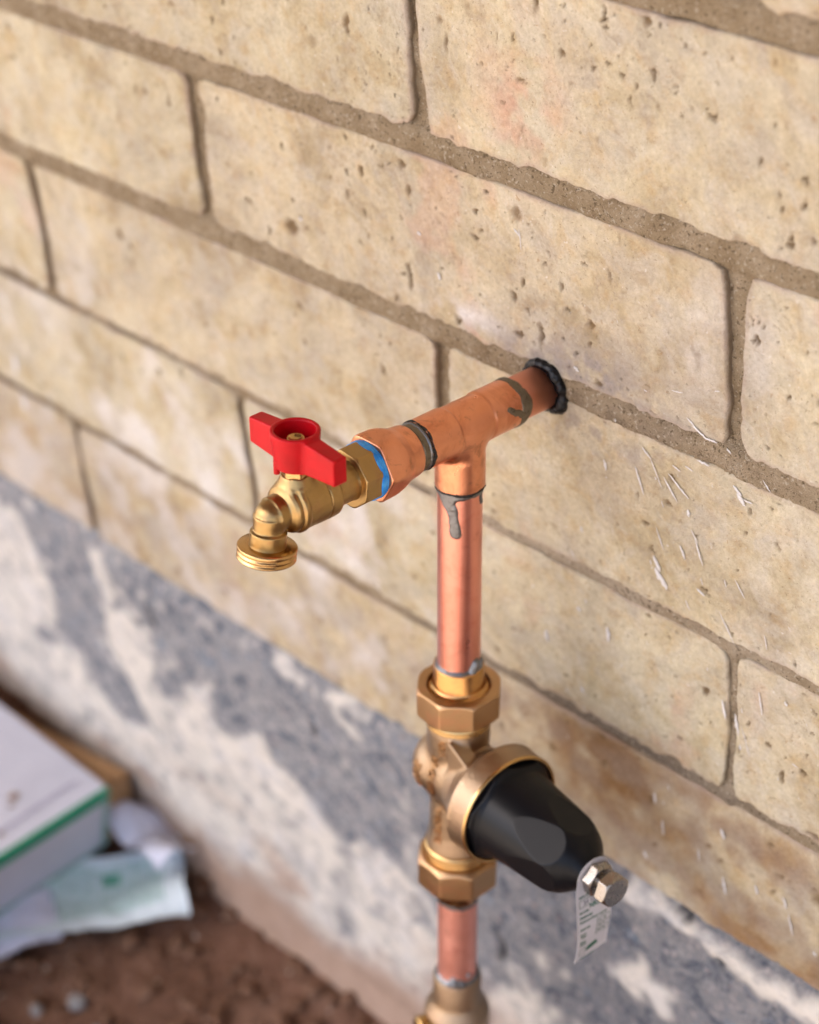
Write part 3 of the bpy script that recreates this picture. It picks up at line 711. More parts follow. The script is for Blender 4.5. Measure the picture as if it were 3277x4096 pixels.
# ------------------------------------------------------------------ plumbing; local frame in mm: x along the wall, y into the wall, z up, origin in the tee
AM = Matrix(((0.9999, 0.0045, 0.0114), (-0.0055, 0.9965, 0.0834), (-0.0110, -0.0835, 0.9964))).to_4x4()
AM.translation = Vector((0.1657, -0.0563, -0.2050))
def assembly(name, org, label, cat):
    e = tag(obj(name, None), label, cat)
    e.empty_display_size = .02
    e.matrix_world = AM @ Matrix.Translation(Vector(org)*.001)
    return e, Matrix.Translation(-Vector(org)*.001)
def centre_of(me):
    a = np.empty(len(me.vertices)*3, np.float32); me.vertices.foreach_get('co', a)
    a = a.reshape(-1, 3); return Vector(((a.max(0)+a.min(0))/2).tolist())
def part(name, me, mat, pr, parent=None):
    """pr = (root empty, offset); vertices are given in the assembly frame"""
    root, off = pr
    c = centre_of(me)
    me.transform(Matrix.Translation(-c))
    o = obj(name, me, mat, root)
    o.location = c + off.translation
    CTR[o.name] = c
    return o
CTR = {}
def sub(name, me, mat, pr, par):
    root, off = pr
    c = centre_of(me)
    me.transform(Matrix.Translation(-c))
    o = obj(name, me, mat, par); o.location = c-CTR[par.name]; CTR[o.name] = c
    return o
def lathe(name, prof, p, d, mat, pr, seg=96, par=None, wob=None):
    v, f = tube_lathe(prof, p, d, seg, wob=wob)
    me = mesh_np(name, v, f)
    return part(name, me, mat, pr) if par is None else sub(name, me, mat, pr, par)

OUT = (0, -1, 0); DN = (0, 0, -1)
# ---- copper pipework
PIPE = assembly('copper_pipe', (0, 56, 0), 'copper water pipe with tee coming out of the brick wall and turning down', 'pipe')
def wobble(amp, seed, k=3):
    return lambda th, t: amp*fbm(np.cos(th)*k+seed, np.sin(th)*k+t*.12, 2, seed)
lathe('wall_pipe', [(0, 0), (0, 11.1), (34, 11.1), (78, 11.1), (92, 11.1), (96, 11.1)], (0, 62, 0), OUT, COP_W, PIPE)
def tee_f(X, Y, Z):
    t, q = axial(X, Y, Z, (0, 0, 0), OUT)
    h = revolve(t, q, [(-32, 12.05), (-31.2, 12.35), (-13.2, 12.4), (-12.0, 11.85), (9, 11.85), (10.2, 12.4), (27.6, 12.35), (28.4, 12.05)])
    t2, q2 = axial(X, Y, Z, (0, 0, 0), DN)
    b = revolve(t2, q2, [(0, 12.2), (14, 12.2), (16, 12.35), (31.4, 12.35), (32.2, 12.05)])
    s_ = smin(h, b, 5.0)
    bore = np.minimum(cyl(X, Y, Z, (0, 0, 0), OUT, 11.15, -40, 40), cyl(X, Y, Z, (0, 0, 0), DN, 11.15, 0, 40))
    s_ = s_ + .10*fbm(X*.25, Y*.25, 3, 5, Z*.25)
    return np.maximum(s_, -bore)
part('tee_fitting', sdf_mesh('tee_fitting', tee_f, (-14, -30, -34), (14, 34, 14), .45), COP_T, PIPE)
riser = lathe('riser_pipe', [(0, 11.1), (20, 11.1), (60, 11.1), (90, 11.1), (114, 11.1)], (0, 0, -27), DN, COP_P, PIPE)
lathe('lower_pipe', [(0, 11.1), (30, 11.1), (66, 11.1)], (0, 0, -293), DN, COP_L, PIPE)
lathe('buried_pipe', [(0, 11.1), (100, 11.1), (180, 11.1)], (0, 0, -462), DN, COP_L, PIPE, 48)
# female adapter: cup that flares into a hexagon
def adapt_f(X, Y, Z):
    t, q = axial(X, Y, Z, (0, 0, 0), OUT)
    cup = revolve(t, q, [(34.2, 12.4), (35.2, 13.0), (41.5, 13.4), (45, 14.6), (48, 16.4), (60, 17.2)])
    hx = polyprism(X, Y, Z, (0, 0, 0), OUT, (0, .26, 1), 6, 15.0)
    hx = np.maximum(hx, np.maximum(t-59.2, 34.2-t))
    edge = revolve(t, q, [(34, 12.6), (41.5, 13.5), (46, 15.3), (50, 16.6), (58, 16.9), (59.4, 16.2)])
    cone = smax(hx, edge, 1.0)
    return np.maximum(smax(cone, cup-.4, .8)+.12*fbm(X*.22, Y*.22, 3, 15, Z*.22), -np.maximum(q-13.0, 50-t))
part('threaded_adapter', sdf_mesh('threaded_adapter', adapt_f, (-19, -61, -19), (19, -33, 19), .45), COP_T, PIPE)

# solder: rings and runs laid on a cylinder; fn(u, t) < 0 inside, u = arc length measured from the side facing out-left to right
def solder(name, p, d, rad, t0, t1, fn, hmax, mat, pr, phi_ref, full=True, step=.35):
    """patch on the cylinder about p, d; phi measured with phi_ref facing the camera"""
    d_ = np.array(d, float); e1 = np.array((math.cos(phi_ref[0]), 0, 0)) if False else None
    nU = int(2*math.pi*rad/step); nT = int((t1-t0)/step)+1
    ph = np.linspace(-math.pi, math.pi, nU, endpoint=False); tt = np.linspace(t0, t1, nT)
    PH, TT = np.meshgrid(ph, tt, indexing='ij')
    F_ = fn(PH*rad, TT)
    hgt = hmax*np.sqrt(np.clip(-F_/ (hmax*1.3), 0, 1)) - np.clip(F_, 0, .6)*.6
    hgt = hgt*(1+.25*fbm(PH*rad*.6, TT*.6, 3, 7))
    r_ = rad+hgt
    a, b = phi_ref     # unit vectors: a = towards the camera, b = to the right in the picture
    a = np.array(a, float); b = np.array(b, float)
    V = np.array(p)+d_*TT[..., None]+(np.cos(PH)*r_)[..., None]*a+(np.sin(PH)*r_)[..., None]*b
    fc = grid_faces(nU, nT, True)
    if np.linalg.det(np.stack([a, b, d_])) < 0: fc = fc[:, ::-1]
    keep = (F_.reshape(-1)[fc] < .35).any(1)
    fc = fc[keep]; used = np.unique(fc); mp = -np.ones(nU*nT, int); mp[used] = np.arange(len(used))
    return part(name, mesh_np(name, V.reshape(-1, 3)[used]*.001, mp[fc]), mat, pr)
S2 = math.sqrt(.5)
REFD = ((S2, -S2, 0), (S2, S2, 0))        # vertical pipe: towards camera, right
def REFH():
    a = np.array((.62, 0, .484)); a /= np.linalg.norm(a); b = np.cross(a, (0, -1, 0)); return (tuple(a), tuple(b))
RH = REFH()                                 # horizontal pipe: towards camera, then downwards side
if RH[1][2] > 0: RH = (RH[0], tuple(-x for x in RH[1]))
def seg2(u, t, a, b, ra, rb):
    ax, ay = a; bx, by = b; dx, dy = bx-ax, by-ay; L2 = dx*dx+dy*dy
    h = np.clip(((u-ax)*dx+(t-ay)*dy)/L2, 0, 1)
    return np.sqrt((u-ax-dx*h)**2+(t-ay-dy*h)**2)-(ra+(rb-ra)*h)
def s_tee(u, t):
    n_ = .7*fbm(u*.35, t*.35, 3, 3)
    ring = np.abs(t-33.0)-1.5 - 1.1*np.exp(-((u+3)/9)**2)
    f = smin(ring, seg2(u, t, (-6.5, 35), (-3.8, 42), 4.4, 2.7), 2.6)
    f = smin(f, seg2(u, t, (-3.8, 42), (-2.4, 50), 2.5, 2.6), 1.2)
    f = smin(f, seg2(u, t, (-2.2, 52.5), (-2.0, 54.3), 3.0, 2.8), .9)
    f = smin(f, seg2(u, t, (12.0, 34), (13.0, 39.5), 1.4, 1.1), 1.5)
    return f+n_*.8
solder('solder_run', (0, 0, 0), DN, 11.12, 30.5, 60, s_tee, .85, SOLD, PIPE, REFD)
def s_up(u, t):
    f = np.abs(t-139.2)-1.5
    f = smin(f, seg2(u, t, (10, 134.2), (8.0, 138), 2.6, 2.2), 1.2)
    f = smin(f, seg2(u, t, (16, 135.2), (15, 138), 1.6, 2.0), 1.2)
    return f+.5*fbm(u*.5, t*.5, 3, 8)
solder('solder_ring', (0, 0, 0), DN, 11.5, 131, 142.5, s_up, 1.7, SOLD, PIPE, REFD)
solder('solder_ring', (0, 0, 0), DN, 11.15, 293, 303, lambda u, t: np.abs(t-297.5)-2.0+.9*fbm(u*.4, t*.4, 3, 9), 1.0, SOLD, PIPE, REFD)
def s_low(u, t):
    f = np.abs(t-357.0)-2.0
    f = smin(f, seg2(u, t, (-2, 353.5), (3, 357), 2.2, 2.5), 1.5)
    f = np.minimum(f, seg2(u, t, (6.5, 350.5), (6.6, 351), 1.2, 1.1))
    return f+.9*fbm(u*.4, t*.4, 3, 10)
solder('solder_ring', (0, 0, 0), DN, 11.3, 346, 362, s_low, 1.6, SOLD, PIPE, REFD)
def s_wall(u, t):
    c = -32.6 - .9*np.sin(u*.22+1.0)
    f = np.abs(t-c)-2.5-1.0*np.exp(-((u-6)/7)**2)
    return f+1.0*fbm(u*.3, t*.3, 3, 13)
solder('dark_solder_band', (0, 0, 0), OUT, 11.9, -41, -26, s_wall, .75, SOLD_D, PIPE, RH)
def s_smear(u, t):
    f = smin(seg2(u, t, (3.5, -21.5), (6.5, -25.5), 1.2, 1.5), seg2(u, t, (6.5, -25.5), (9.5, -31), 1.5, 1.7), 1)
    return f+.7*fbm(u*.5, t*.5, 3, 14)
solder('dark_solder_smear', (0, 0, 0), OUT, 12.40, -35, -17, s_smear, .45, SOLD_D, PIPE, RH)
solder('dark_solder_band', (0, 0, 0), OUT, 11.12, 26, 37, lambda u, t: np.abs(t-31.4)-2.6+.5*fbm(u*.4, t*.4, 3, 16), .55, SOLD_D, PIPE, RH)
solder('solder_ring', (0, 0, 0), OUT, 11.5, 26, 36, lambda u, t: np.abs(t-29.6)-.85+.35*fbm(u*.5, t*.5, 3, 17), .75, SOLD, PIPE, RH)
FLUX = plain('burnt_flux', (.015, .014, .012), .6, .2, .4)
def s_flux(u, t):
    return np.abs(t-(28.0+.25*np.sin(u*.5)))-.15-.8*np.exp(-((u+19)/4)**2)-.5*np.exp(-((u-12)/4)**2)+.7*fbm(u*.7, t*.7, 3, 18)
solder('burnt_flux', (0, 0, 0), OUT, 12.42, 25, 30, s_flux, .18, FLUX, PIPE, RH)
def s_flux2(u, t):
    return np.abs(t-(31.9+.3*np.sin(u*.4)))-.35+.5*fbm(u*.7, t*.7, 3, 19)
solder('burnt_flux', (0, 0, 0), DN, 12.42, 29, 34, s_flux2, .15, FLUX, PIPE, REFD)

# ---- black sealant where the pipe leaves the wall
def seal_f(X, Y, Z):
    q = np.sqrt(X*X+Z*Z); an = np.arctan2(Z, X)
    rr_ = 12.0+.7*fbm(np.cos(an)*2, np.sin(an)*2, 3, 3)+.9*np.exp(-((an+.55)/.35)**2)
    tb = 2.2+.7*fbm(np.cos(an)*4, np.sin(an)*4, 2, 4)+1.5*np.exp(-((an+.55)/.35)**2)+1.0*np.exp(-((an-1.0)/.9)**2)-.8*np.exp(-((an+2.2)/.7)**2)
    d = np.sqrt((q-rr_)**2+(Y*.9)**2)-tb
    return d+.9*fbm(X*.45, Y*.45, 3, 5, Z*.45)
sm_ = sdf_mesh('black_sealant', seal_f, (-21, -6, -21), (21, 6, 21), .5)
so = obj('black_sealant', sm_, SEAL, None, (0.1666, .0005, -0.2095)); tag(so, 'lumpy black sealant ring round the copper pipe where it enters the wall', 'sealant')

# ---- blue tape, brass hose tap
TAP = assembly('hose_tap', (0, -60, 0), 'brass garden hose tap with red butterfly handle screwed on the copper pipe', 'tap')
lathe('thread_tape', [(57.5, 10), (57.5, 13.6), (59.2, 14.3), (60.0, 13.95), (60.8, 14.35), (61.7, 14.0), (62.6, 14.2), (63.6, 12.6)], (0, 0, 0), OUT, TAPE, TAP, 120,
      wob=lambda th, t: .35*fbm(np.cos(th)*3, np.sin(th)*3+t, 3, 6))
def nut_f(X, Y, Z):
    t, q = axial(X, Y, Z, (0, 0, 0), OUT)
    hx = polyprism(X, Y, Z, (0, 0, 0), OUT, (.10, 0, 1), 8, 13.6)
    hx = np.maximum(hx, np.maximum(61.6-t, t-72.2))
    ch = revolve(t, q, [(61.4, 13.6), (62.8, 14.9), (71, 14.9), (72.6, 13.7)])
    return smax(hx, ch, .6)
part('hexagon_nut', sdf_mesh('hexagon_nut', nut_f, (-17, -74, -17), (17, -62, 17), .42), BRASS, TAP)
SPD = (0, -.155, -.988)
def tap_f(X, Y, Z):
    t, q = axial(X, Y, Z, (0, 0, 0), OUT)
    body = revolve(t, q, [(71, 10.6), (73.5, 9.9), (83.2, 9.9), (84.2, 12.0), (85.5, 12.5), (90.6, 12.5), (91.2, 12.0), (91.8, 12.55), (103.0, 12.2), (104.2, 12.9), (106, 12.6), (106.8, 11.2), (108.6, 11.6), (110.2, 10.4), (111.0, 9.0)])
    # elbow
    e1 = cyl(X, Y, Z, (0, 0, 0), OUT, 7.9, 106, 116)
    t2, q2 = axial(X, Y, Z, (0, -117.3, 0), SPD)
    sph = np.sqrt(X**2+(Y+116.3)**2+(Z+.3)**2)-7.7
    spout = revolve(t2, q2, [(0, 7.4), (6.6, 7.0), (7.6, 8.4), (13.0, 8.2), (15.4, 8.5)])
    el = smin(smin(e1, sph, 2.5), spout, 1.2)
    f = smin(body, el, 1.6)
    # stem boss
    t3, q3 = axial(X, Y, Z, (0, -101.5, 0), (0, 0, 1))
    boss = revolve(t3, q3, [(0, 8.8), (11, 8.6), (14, 7.3), (15.6, 6.6)])
    f = smin(f, boss, 2.0)
    return f + .10*fbm(X*.5, Y*.5, 2, 4, Z*.5)
tb = part('tap_body', sdf_mesh('tap_body', tap_f, (-14.5, -129, -18), (14.5, -70, 17), .42), BRASS, TAP)
thr = [(14.2, 8.0), (14.2, 13.2), (14.6, 13.55), (15.6, 13.6), (16.0, 13.35)]
for i in range(2):
    b0 = 16.4+i*2.3
    thr += [(b0, 12.6), (b0+.55, 12.6), (b0+1.0, 13.45), (b0+1.5, 13.45)]
thr += [(20.9, 12.6), (21.4, 11.6), (21.4, 9.4), (17.0, 9.2), (16.0, 0)]
lathe('hose_thread', thr, (0, -117.3, 0), SPD, BRASS_T, TAP, 128)
hexs = lambda X, Y, Z: smax(np.maximum(polyprism(X, Y, Z, (0, -101.5, 0), (0, 0, 1), (1, .2, 0), 6, 5.9), np.maximum(14.5-Z, Z-19)), np.sqrt(X**2+(Y+101.5)**2)-6.5, .3)
part('packing_nut', sdf_mesh('packing_nut', hexs, (-8, -110, 13.5), (8, -93, 20), .4), BRASS_T, TAP)
HC = (0.9, -101.5)
def handle_f(X, Y, Z):
    x = X-HC[0]; y = Y-HC[1]; q = np.sqrt(x*x+y*y)
    hub = smax(q-np.interp(Z, [20, 38], [9.8, 11.3]), np.maximum(20.3-Z, Z-37.8), 1.0)
    ax_ = np.abs(x)
    ya = y + .0*x
    top = np.interp(ax_, [8, 27], [36.6, 34.8]); bot = np.interp(ax_, [8, 27], [20.4, 22.0])
    hw = np.interp(ax_, [6, 27], [4.4, 3.9])
    ln = np.where(x > 0, 29.3, 27.6)
    wing = smax(smax(np.abs(ya)-hw, ax_-ln, 1.0), np.maximum(Z-top, bot-Z), 1.0)
    f = smin(hub, wing, 1.6)
    bore = np.maximum(q-np.interp(Z, [29, 38], [8.2, 9.2]), 29.5-Z)
    f = smax(f, -bore, .9)
    nub = smax(np.sqrt((x+3.6)**2+(y+8.4)**2)-1.5, np.maximum(17.2-Z, Z-24), .6)
    return smin(f, nub, .6)
hd = part('handle', sdf_mesh('handle', handle_f, (-29, -114, 16), (32, -89, 39), .40), RED, TAP)
v1, f1 = tube_lathe([(29, 0), (29, 4.4), (33.2, 4.4), (33.8, 3.9), (33.8, 2.9), (33.0, 2.6), (33.0, 0)], (HC[0], HC[1], 0), (0, 0, 1), 48)
sub('stem_nut', mesh_np('stem_nut', v1, f1), BRASS_T, TAP, hd)

# ---- pressure regulating valve
VZ = -209.0
REG = assembly('pressure_regulator', (0, 0, -280), 'bronze pressure regulating valve with black bell cap below the tee', 'valve')
th5 = R(5.0); E = (math.cos(th5), -math.sin(th5), 0.0)
def union_f(z_lo, z_hi, ph, top):
    def f(X, Y, Z):
        q = np.sqrt(X*X+Y*Y)
        oc = polyprism(X, Y, Z, (0, 0, 0), (0, 0, 1), (math.cos(ph), math.sin(ph), 0), 8, 21.4)
        oc = np.maximum(oc, np.maximum(z_lo-Z, Z-z_hi))
        ch = q-np.interp(Z, [z_lo, z_lo+3.2, z_hi-2.2, z_hi], [18.6, 23.2, 23.2, 21.6]) if top else q-np.interp(Z, [z_lo, z_lo+2.4, z_hi-3.0, z_hi], [18.0, 23.0, 23.0, 20.0])
        r_in = 16.6 if top else 14.0
        return np.maximum(smax(oc, ch, .5), -np.maximum(q-r_in, (z_hi-7-Z) if top else -100-Z*0))
    return f
part('union_nut', sdf_mesh('union_nut', union_f(-169.5, -151.5, R(-47.5), True), (-25, -25, -171), (25, 25, -150), .5), BRONZE_N, REG)
part('union_nut', sdf_mesh('union_nut', union_f(-284.5, -264.5, R(-47.5), False), (-25, -25, -286), (25, 25, -263), .5), BRONZE_N, REG)
lathe('tailpiece', [(138.5, 11.3), (138.5, 12.9), (139.3, 13.2), (150.4, 13.2), (151.6, 13.8), (152.3, 14.8), (152.7, 15.9), (153.6, 16.2), (160, 16.2)], (0, 0, 0), DN, TAILM, REG)
lathe('tailpiece', [(282, 16), (284.9, 15.2), (285.0, 12.6), (296.5, 12.2), (297, 11.3)], (0, 0, 0), DN, TAILM, REG)
lathe('threaded_ring', [(168, 16.0), (171.2, 16.6), (172.0, 17.3), (173.0, 17.3), (173.5, 16.7), (174.1, 17.3), (175.2, 17.3), (175.8, 16.2)], (0, 0, 0), DN, BRASS_T, REG)
lathe('threaded_ring', [(257, 16.5), (257.8, 18.3), (259.4, 18.3), (259.9, 17.5), (260.5, 18.1), (262, 18.1), (262.5, 17.3), (263.1, 17.8), (265.5, 17.8), (267, 16.5)], (0, 0, 0), DN, BRASS_T, REG)
def valve_f(X, Y, Z):
    q = np.sqrt(X*X+Y*Y)
    neck = smax(q-np.interp(-Z, [174, 178, 186, 196, 220, 246, 256, 260], [16.2, 16.8, 16.6, 15.6, 15, 15.6, 17.2, 17.0]), np.maximum(-174.5-Z*1, 0)*0+np.maximum(Z+174.5, -Z-259), .4)
    t, r_ = axial(X, Y, Z, (0, 0, VZ), E)
    bulb = np.sqrt((t+9.5)**2*1.15+r_**2)-19.0
    flare = revolve(t, r_, [(-8, 15), (0, 18.5), (10, 20.0), (17, 22.5), (23, 26.5), (28, 30.6), (28.5, 31)])
    ring = smax(r_-31.2, np.maximum(28-t, t-41.5), .8)
    f = smin(neck, bulb, 4.5)
    f = smin(f, flare, 3.0)
    f = smin(f, ring, 2.0)
    # cast lug between neck and bonnet
    lug = smax(np.abs(Y+12.0)-4.6, smax(np.abs(t-17)-7, np.abs(Z+188)-11, .8), .8)
    lug = smax(lug, (t-22)*.55+(Z+184)*.83, .8)
    f = smin(f, lug, 2.2)
    rec = np.maximum(r_-29.4, 37-t)
    f = np.maximum(f, -rec)
    return f + .10*fbm(X*.9, Y*.9, 2, 4, Z*.9)
vb = part('valve_body', sdf_mesh('valve_body', valve_f, (-32, -36, -262), (46, 34, -172), .55), BRONZE, REG)
lathe('bonnet_ring', [(36.5, 28.6), (36.5, 29.4), (41.7, 29.6), (42.2, 30.0), (42.2, 31.0), (41.6, 31.35), (40.6, 31.35)][::1], (0, 0, VZ), E, BRASS_T, REG, 128)
def cap_f(X, Y, Z):
    t, r_ = axial(X, Y, Z, (0, 0, VZ), E)
    shell = revolve(t, r_, [(36, 28.9), (41.5, 28.9), (43.0, 28.1), (44.0, 26.4), (46.0, 25.0), (64, 23.2), (85, 21.5), (88.5, 20.5), (92.5, 18.2), (97, 14.3), (100.0, 11.2), (102.5, 8.9), (104, 8.3)])
    hx = polyprism(X, Y, Z, (0, 0, VZ), E, (0, -.69, .72), 6, 0.0) - np.interp(t, [40, 65, 88, 104], [27.0, 23.0, 18.0, 14.8])
    return np.maximum(shell, hx)
part('bell_cap', sdf_mesh('bell_cap', cap_f, (30, -40, -240), (106, 24, -178), .5), BLACK, REG)
def hexd(r_ap, t0, t1, upv, chamf_top=True):
    def f(X, Y, Z):
        t, q = axial(X, Y, Z, (0, 0, VZ), E)
        hx = np.maximum(polyprism(X, Y, Z, (0, 0, VZ), E, upv, 6, r_ap), np.maximum(t0-t, t-t1))
        rc_ = r_ap/math.cos(math.pi/6)
        ch = q-np.interp(t, [t0, t0+.8, t1-1.1, t1], [rc_-.5 if not chamf_top else rc_, rc_, rc_, r_ap*.96])
        return smax(hx, ch, .2)
    return f
lathe('adjusting_screw', [(100, 4.0)]+[(103+i*.55, 4.0-.45*(i % 2)) for i in range(24)]+[(117, 4.0)], (0, 0, VZ), E, STEEL, REG, 48)
part('lock_nut', sdf_mesh('lock_nut', hexd(7.9, 105.6, 111.2, (0, .30, 1)), (100, -20, -219), (114, 2, -199), .28), STEEL, REG)
sh = part('screw_head', sdf_mesh('screw_head', hexd(8.1, 114.8, 121.2, (0, -.22, 1)), (110, -22, -220), (126, 2, -199), .28), STEEL, REG)
# cast letters on the body: pressed up out of the bronze
def text_np(s_, size, depth, bold=0.0):
    cu = bpy.data.curves.new('t', 'FONT'); cu.body = s_; cu.size = size; cu.extrude = depth/2; cu.align_x = 'CENTER'; cu.align_y = 'CENTER'
    cu.resolution_u = 3; cu.offset = bold
    o = bpy.data.objects.new('t', cu); COL.objects.link(o)
    dg = bpy.context.evaluated_depsgraph_get(); me = bpy.data.meshes.new_from_object(o.evaluated_get(dg))
    bpy.data.objects.remove(o); bpy.data.curves.remove(cu)
    v = np.array([x.co[:] for x in me.vertices]); me.calc_loop_triangles()
    f = np.array([t.vertices[:] for t in me.loop_triangles]); bpy.data.meshes.remove(me)
    return v, f
def wrap_text(s_, size, depth, func, name, mat, pr, par=None):
    v, f = text_np(s_, size, depth)
    P_ = func(v)
    me = mesh_np(name, P_*.001, f, False)
    return part(name, me, mat, pr) if par is None else sub(name, me, mat, pr, par)
# vertical column of raised letters following the surface facing the camera
def surf_radius(ang, z):
    """distance from the axis to the valve surface, by marching inwards"""
    lo = np.full(ang.shape, 5.); hi = np.full(ang.shape, 40.)
    for _ in range(26):
        m_ = (lo+hi)/2
        ins = valve_f(np.cos(ang)*m_, np.sin(ang)*m_, z) < 0
        lo = np.where(ins, m_, lo); hi = np.where(ins, hi, m_)
    return lo
def col_letters(a0, z0):
    def fn(v):
        # text baseline runs down the body; x -> -z, y -> around
        ang = a0 + v[:, 1]/17.0; z = z0 - v[:, 0]
        r_ = surf_radius(ang, z)+.35+v[:, 2]
        return np.stack([np.cos(ang)*r_, np.sin(ang)*r_, z], 1)
    return fn
wrap_text('BRONZE', 6.0, 1.9, col_letters(R(-96), -204), 'cast_letters', BRONZE_N, REG, vb)
wrap_text('WILKINS', 6.0, 1.9, col_letters(R(-88), -238), 'cast_letters', BRONZE_N, REG, vb)
wrap_text('USA', 5.4, 1.9, col_letters(R(-76), -184), 'cast_letters', BRONZE_N, REG, vb)
wrap_text('ZURN', 5.4, 1.9, col_letters(R(-128), -209), 'cast_letters', BRONZE_N, REG, vb)

# ---- lower fitting at the foot of the pipe
LOWF = assembly('lower_fitting', (0, 0, -470), 'bronze fitting on the pipe below the regulator at the bottom edge', 'pipe fitting')
lathe('fitting_body', [(357.5, 11.3), (357.5, 13.4), (358.3, 13.8), (375, 13.8), (378, 14.6), (382.5, 18.2), (385, 18.9), (398, 19.2), (402, 18.6), (406, 16.5), (430, 16.5), (434, 19), (450, 19), (453, 14), (470, 13.6), (470, 11.2)], (0, 0, 0), DN, BRONZE, LOWF)
lathe('fitting_lever_boss', [(14, 0), (14, 7.5), (24, 7.5), (25, 6.8), (25, 0)], (0, 0, -392), (-.3, -.9, 0), BRASS_T, LOWF, 48)

# ---- white information tag on the screw
TAGM, n_, b_ = new_mat('white_vinyl')
b_.inputs['Base Color'].default_value = (.66, .64, .66, 1); b_.inputs['Roughness'].default_value = .45
tr_ = N(n_, 'ShaderNodeBsdfTransparent'); mx_ = N(n_, 'ShaderNodeMixShader'); mx_.inputs[0].default_value = .93
tl_ = N(n_, 'ShaderNodeBsdfTranslucent'); tl_.inputs['Color'].default_value = (.6, .58, .6, 1)
m2_ = N(n_, 'ShaderNodeMixShader'); m2_.inputs[0].default_value = .25
L(n_, b_.outputs[0], m2_.inputs[1]); L(n_, tl_.outputs[0], m2_.inputs[2])
L(n_, tr_.outputs[0], mx_.inputs[1]); L(n_, m2_.outputs[0], mx_.inputs[2]); L(n_, mx_.outputs[0], n_.nodes['Material Output'].inputs['Surface'])
GREENT = plain('green_print', (.01, .11, .05), .6)
GREYT = plain('grey_print', (.22, .22, .25), .6)
TAGO = assembly('information_tag', (104, -9, VZ), 'white vinyl tag with green print hanging from the steel screw of the black cap', 'tag')
# sheet coordinates: s across (-11..11, left to right), d down from the screw centre (-9..52)
def tag_pt(s_, d, lift=0.):
    """assembly position of the tag surface"""
    s_ = np.asarray(s_, float); d = np.asarray(d, float)
    out = np.interp(d, [-9, 6, 14, 30, 52], [0, 0, .8, 3.2, 1.5])      # swings off the cap face
    out = out + .7*np.sin(d*.16+1.0)*np.clip((d-8)/20, 0, 1)*np.clip(-s_/9, -.4, 1)
    side = s_ + np.interp(d, [0, 20, 52], [0, .1, -.6])
    t = 104.7+out+lift
    ex, ey = E[0], E[1]
    # across = horizontal, perpendicular to E: towards the wall
    x = t*ex - side*ey*1.0; y = t*ey + side*ex
    return np.stack([x, y, VZ-d+0*t], -1)
def make_tag():
    nd = 90; ns = 34
    dd = np.linspace(-10.5, 52, nd)
    rows = []
    for d in dd:
        hw = math.sqrt(max(10.5**2-d**2, .01)) if d < 0 else np.interp(d, [0, 8, 52], [10.5, 11, 11])
        wl, wr_ = -hw, hw
        rows.append(np.linspace(wl, wr_, ns))
    S_ = np.array(rows); D_ = np.repeat(dd[:, None], ns, 1)
    D_ = D_ + np.where(D_ > 40, (D_-40)/12*(-.10*(S_+11)), 0)
    P0 = tag_pt(S_, D_, 0.0).reshape(-1, 3); P1 = tag_pt(S_, D_, -.25).reshape(-1, 3)
    f0 = grid_faces(nd, ns); f1 = f0[:, ::-1]
    hole = lambda fc: ((S_.reshape(-1)[fc]**2+D_.reshape(-1)[fc]**2).mean(1) > 4.4**2)
    f0 = f0[hole(f0)]; f1 = f1[hole(f1)]
    # join the rims so that the sheet is closed
    rim = np.concatenate([np.arange(nd)*ns, (nd-1)*ns+np.arange(1, ns), np.arange(nd-2, -1, -1)*ns+ns-1, np.arange(ns-2, 0, -1)])
    r2 = np.roll(rim, -1); n0 = len(P0)
    side = np.stack([rim, r2, r2+n0, rim+n0], -1)
    me = mesh_np('vinyl_sheet', np.concatenate([P0, P1])*.001, np.concatenate([f0, f1+n0, side]))
    return part('vinyl_sheet', me, TAGM, TAGO)
make_tag()
def tag_text(s_, s0, d0, size, mat=GREENT, align='LEFT'):
    v, f = text_np(s_, size, .02, size*.03)
    x = v[:, 0]-(v[:, 0].min() if align == 'LEFT' else 0)
    P_ = tag_pt(s0+x, d0-v[:, 1], .10+v[:, 2])
    return P_*.001, f, mat
tx = [tag_text('MFG DATE', -9.3, 10.3, 1.9), tag_text('MODEL', -9.3, 20.0, 1.9), tag_text('NR3', -2.6, 18.2, 3.4), tag_text('PRESSURE', -9.3, 23.2, 1.9), tag_text('REGULATING VALVE', -9.3, 25.8, 1.9),
      tag_text('RANGE', -9.3, 30.0, 1.9), tag_text('MAX', -9.3, 33.4, 1.8), tag_text('TEMP', -9.3, 35.2, 1.8), tag_text('MAX', -9.3, 38.4, 1.8), tag_text('PRESS', -9.3, 40.2, 1.8),
      tag_text('15 - 75', 2.4, 29.4, 1.9), tag_text('140 °F', 2.4, 33.0, 1.9), tag_text('300 PSI', 2.4, 36.6, 1.8), tag_text('MADE IN USA', -7, 51.0, 1.5)]
fr = []
def bar(s0, d0, s1, d1, w_=.28):
    n = 8; ss = np.linspace(s0, s1, n); ds = np.linspace(d0, d1, n)
    ln = math.hypot(s1-s0, d1-d0); nx, ny = -(d1-d0)/ln*w_/2, (s1-s0)/ln*w_/2
    A_ = tag_pt(ss+nx, ds+ny, .12); B_ = tag_pt(ss-nx, ds-ny, .12)
    V = np.stack([A_, B_], 1).reshape(-1, 3)
    fr.append((V*.001, grid_faces(n, 2)))
def rect(s0, d0, s1, d1):
    bar(s0, d0, s1, d0); bar(s0, d1, s1, d1); bar(s0, d0, s0, d1); bar(s1, d0, s1, d1)
rect(-9.3, 12.2, 4.5, 16.6); rect(1.6, 27.6, 10.0, 31.2); rect(1.6, 31.2, 10.0, 34.8); rect(1.6, 34.8, 10.0, 38.4); rect(-9, 43.4, -4.6, 47.2)
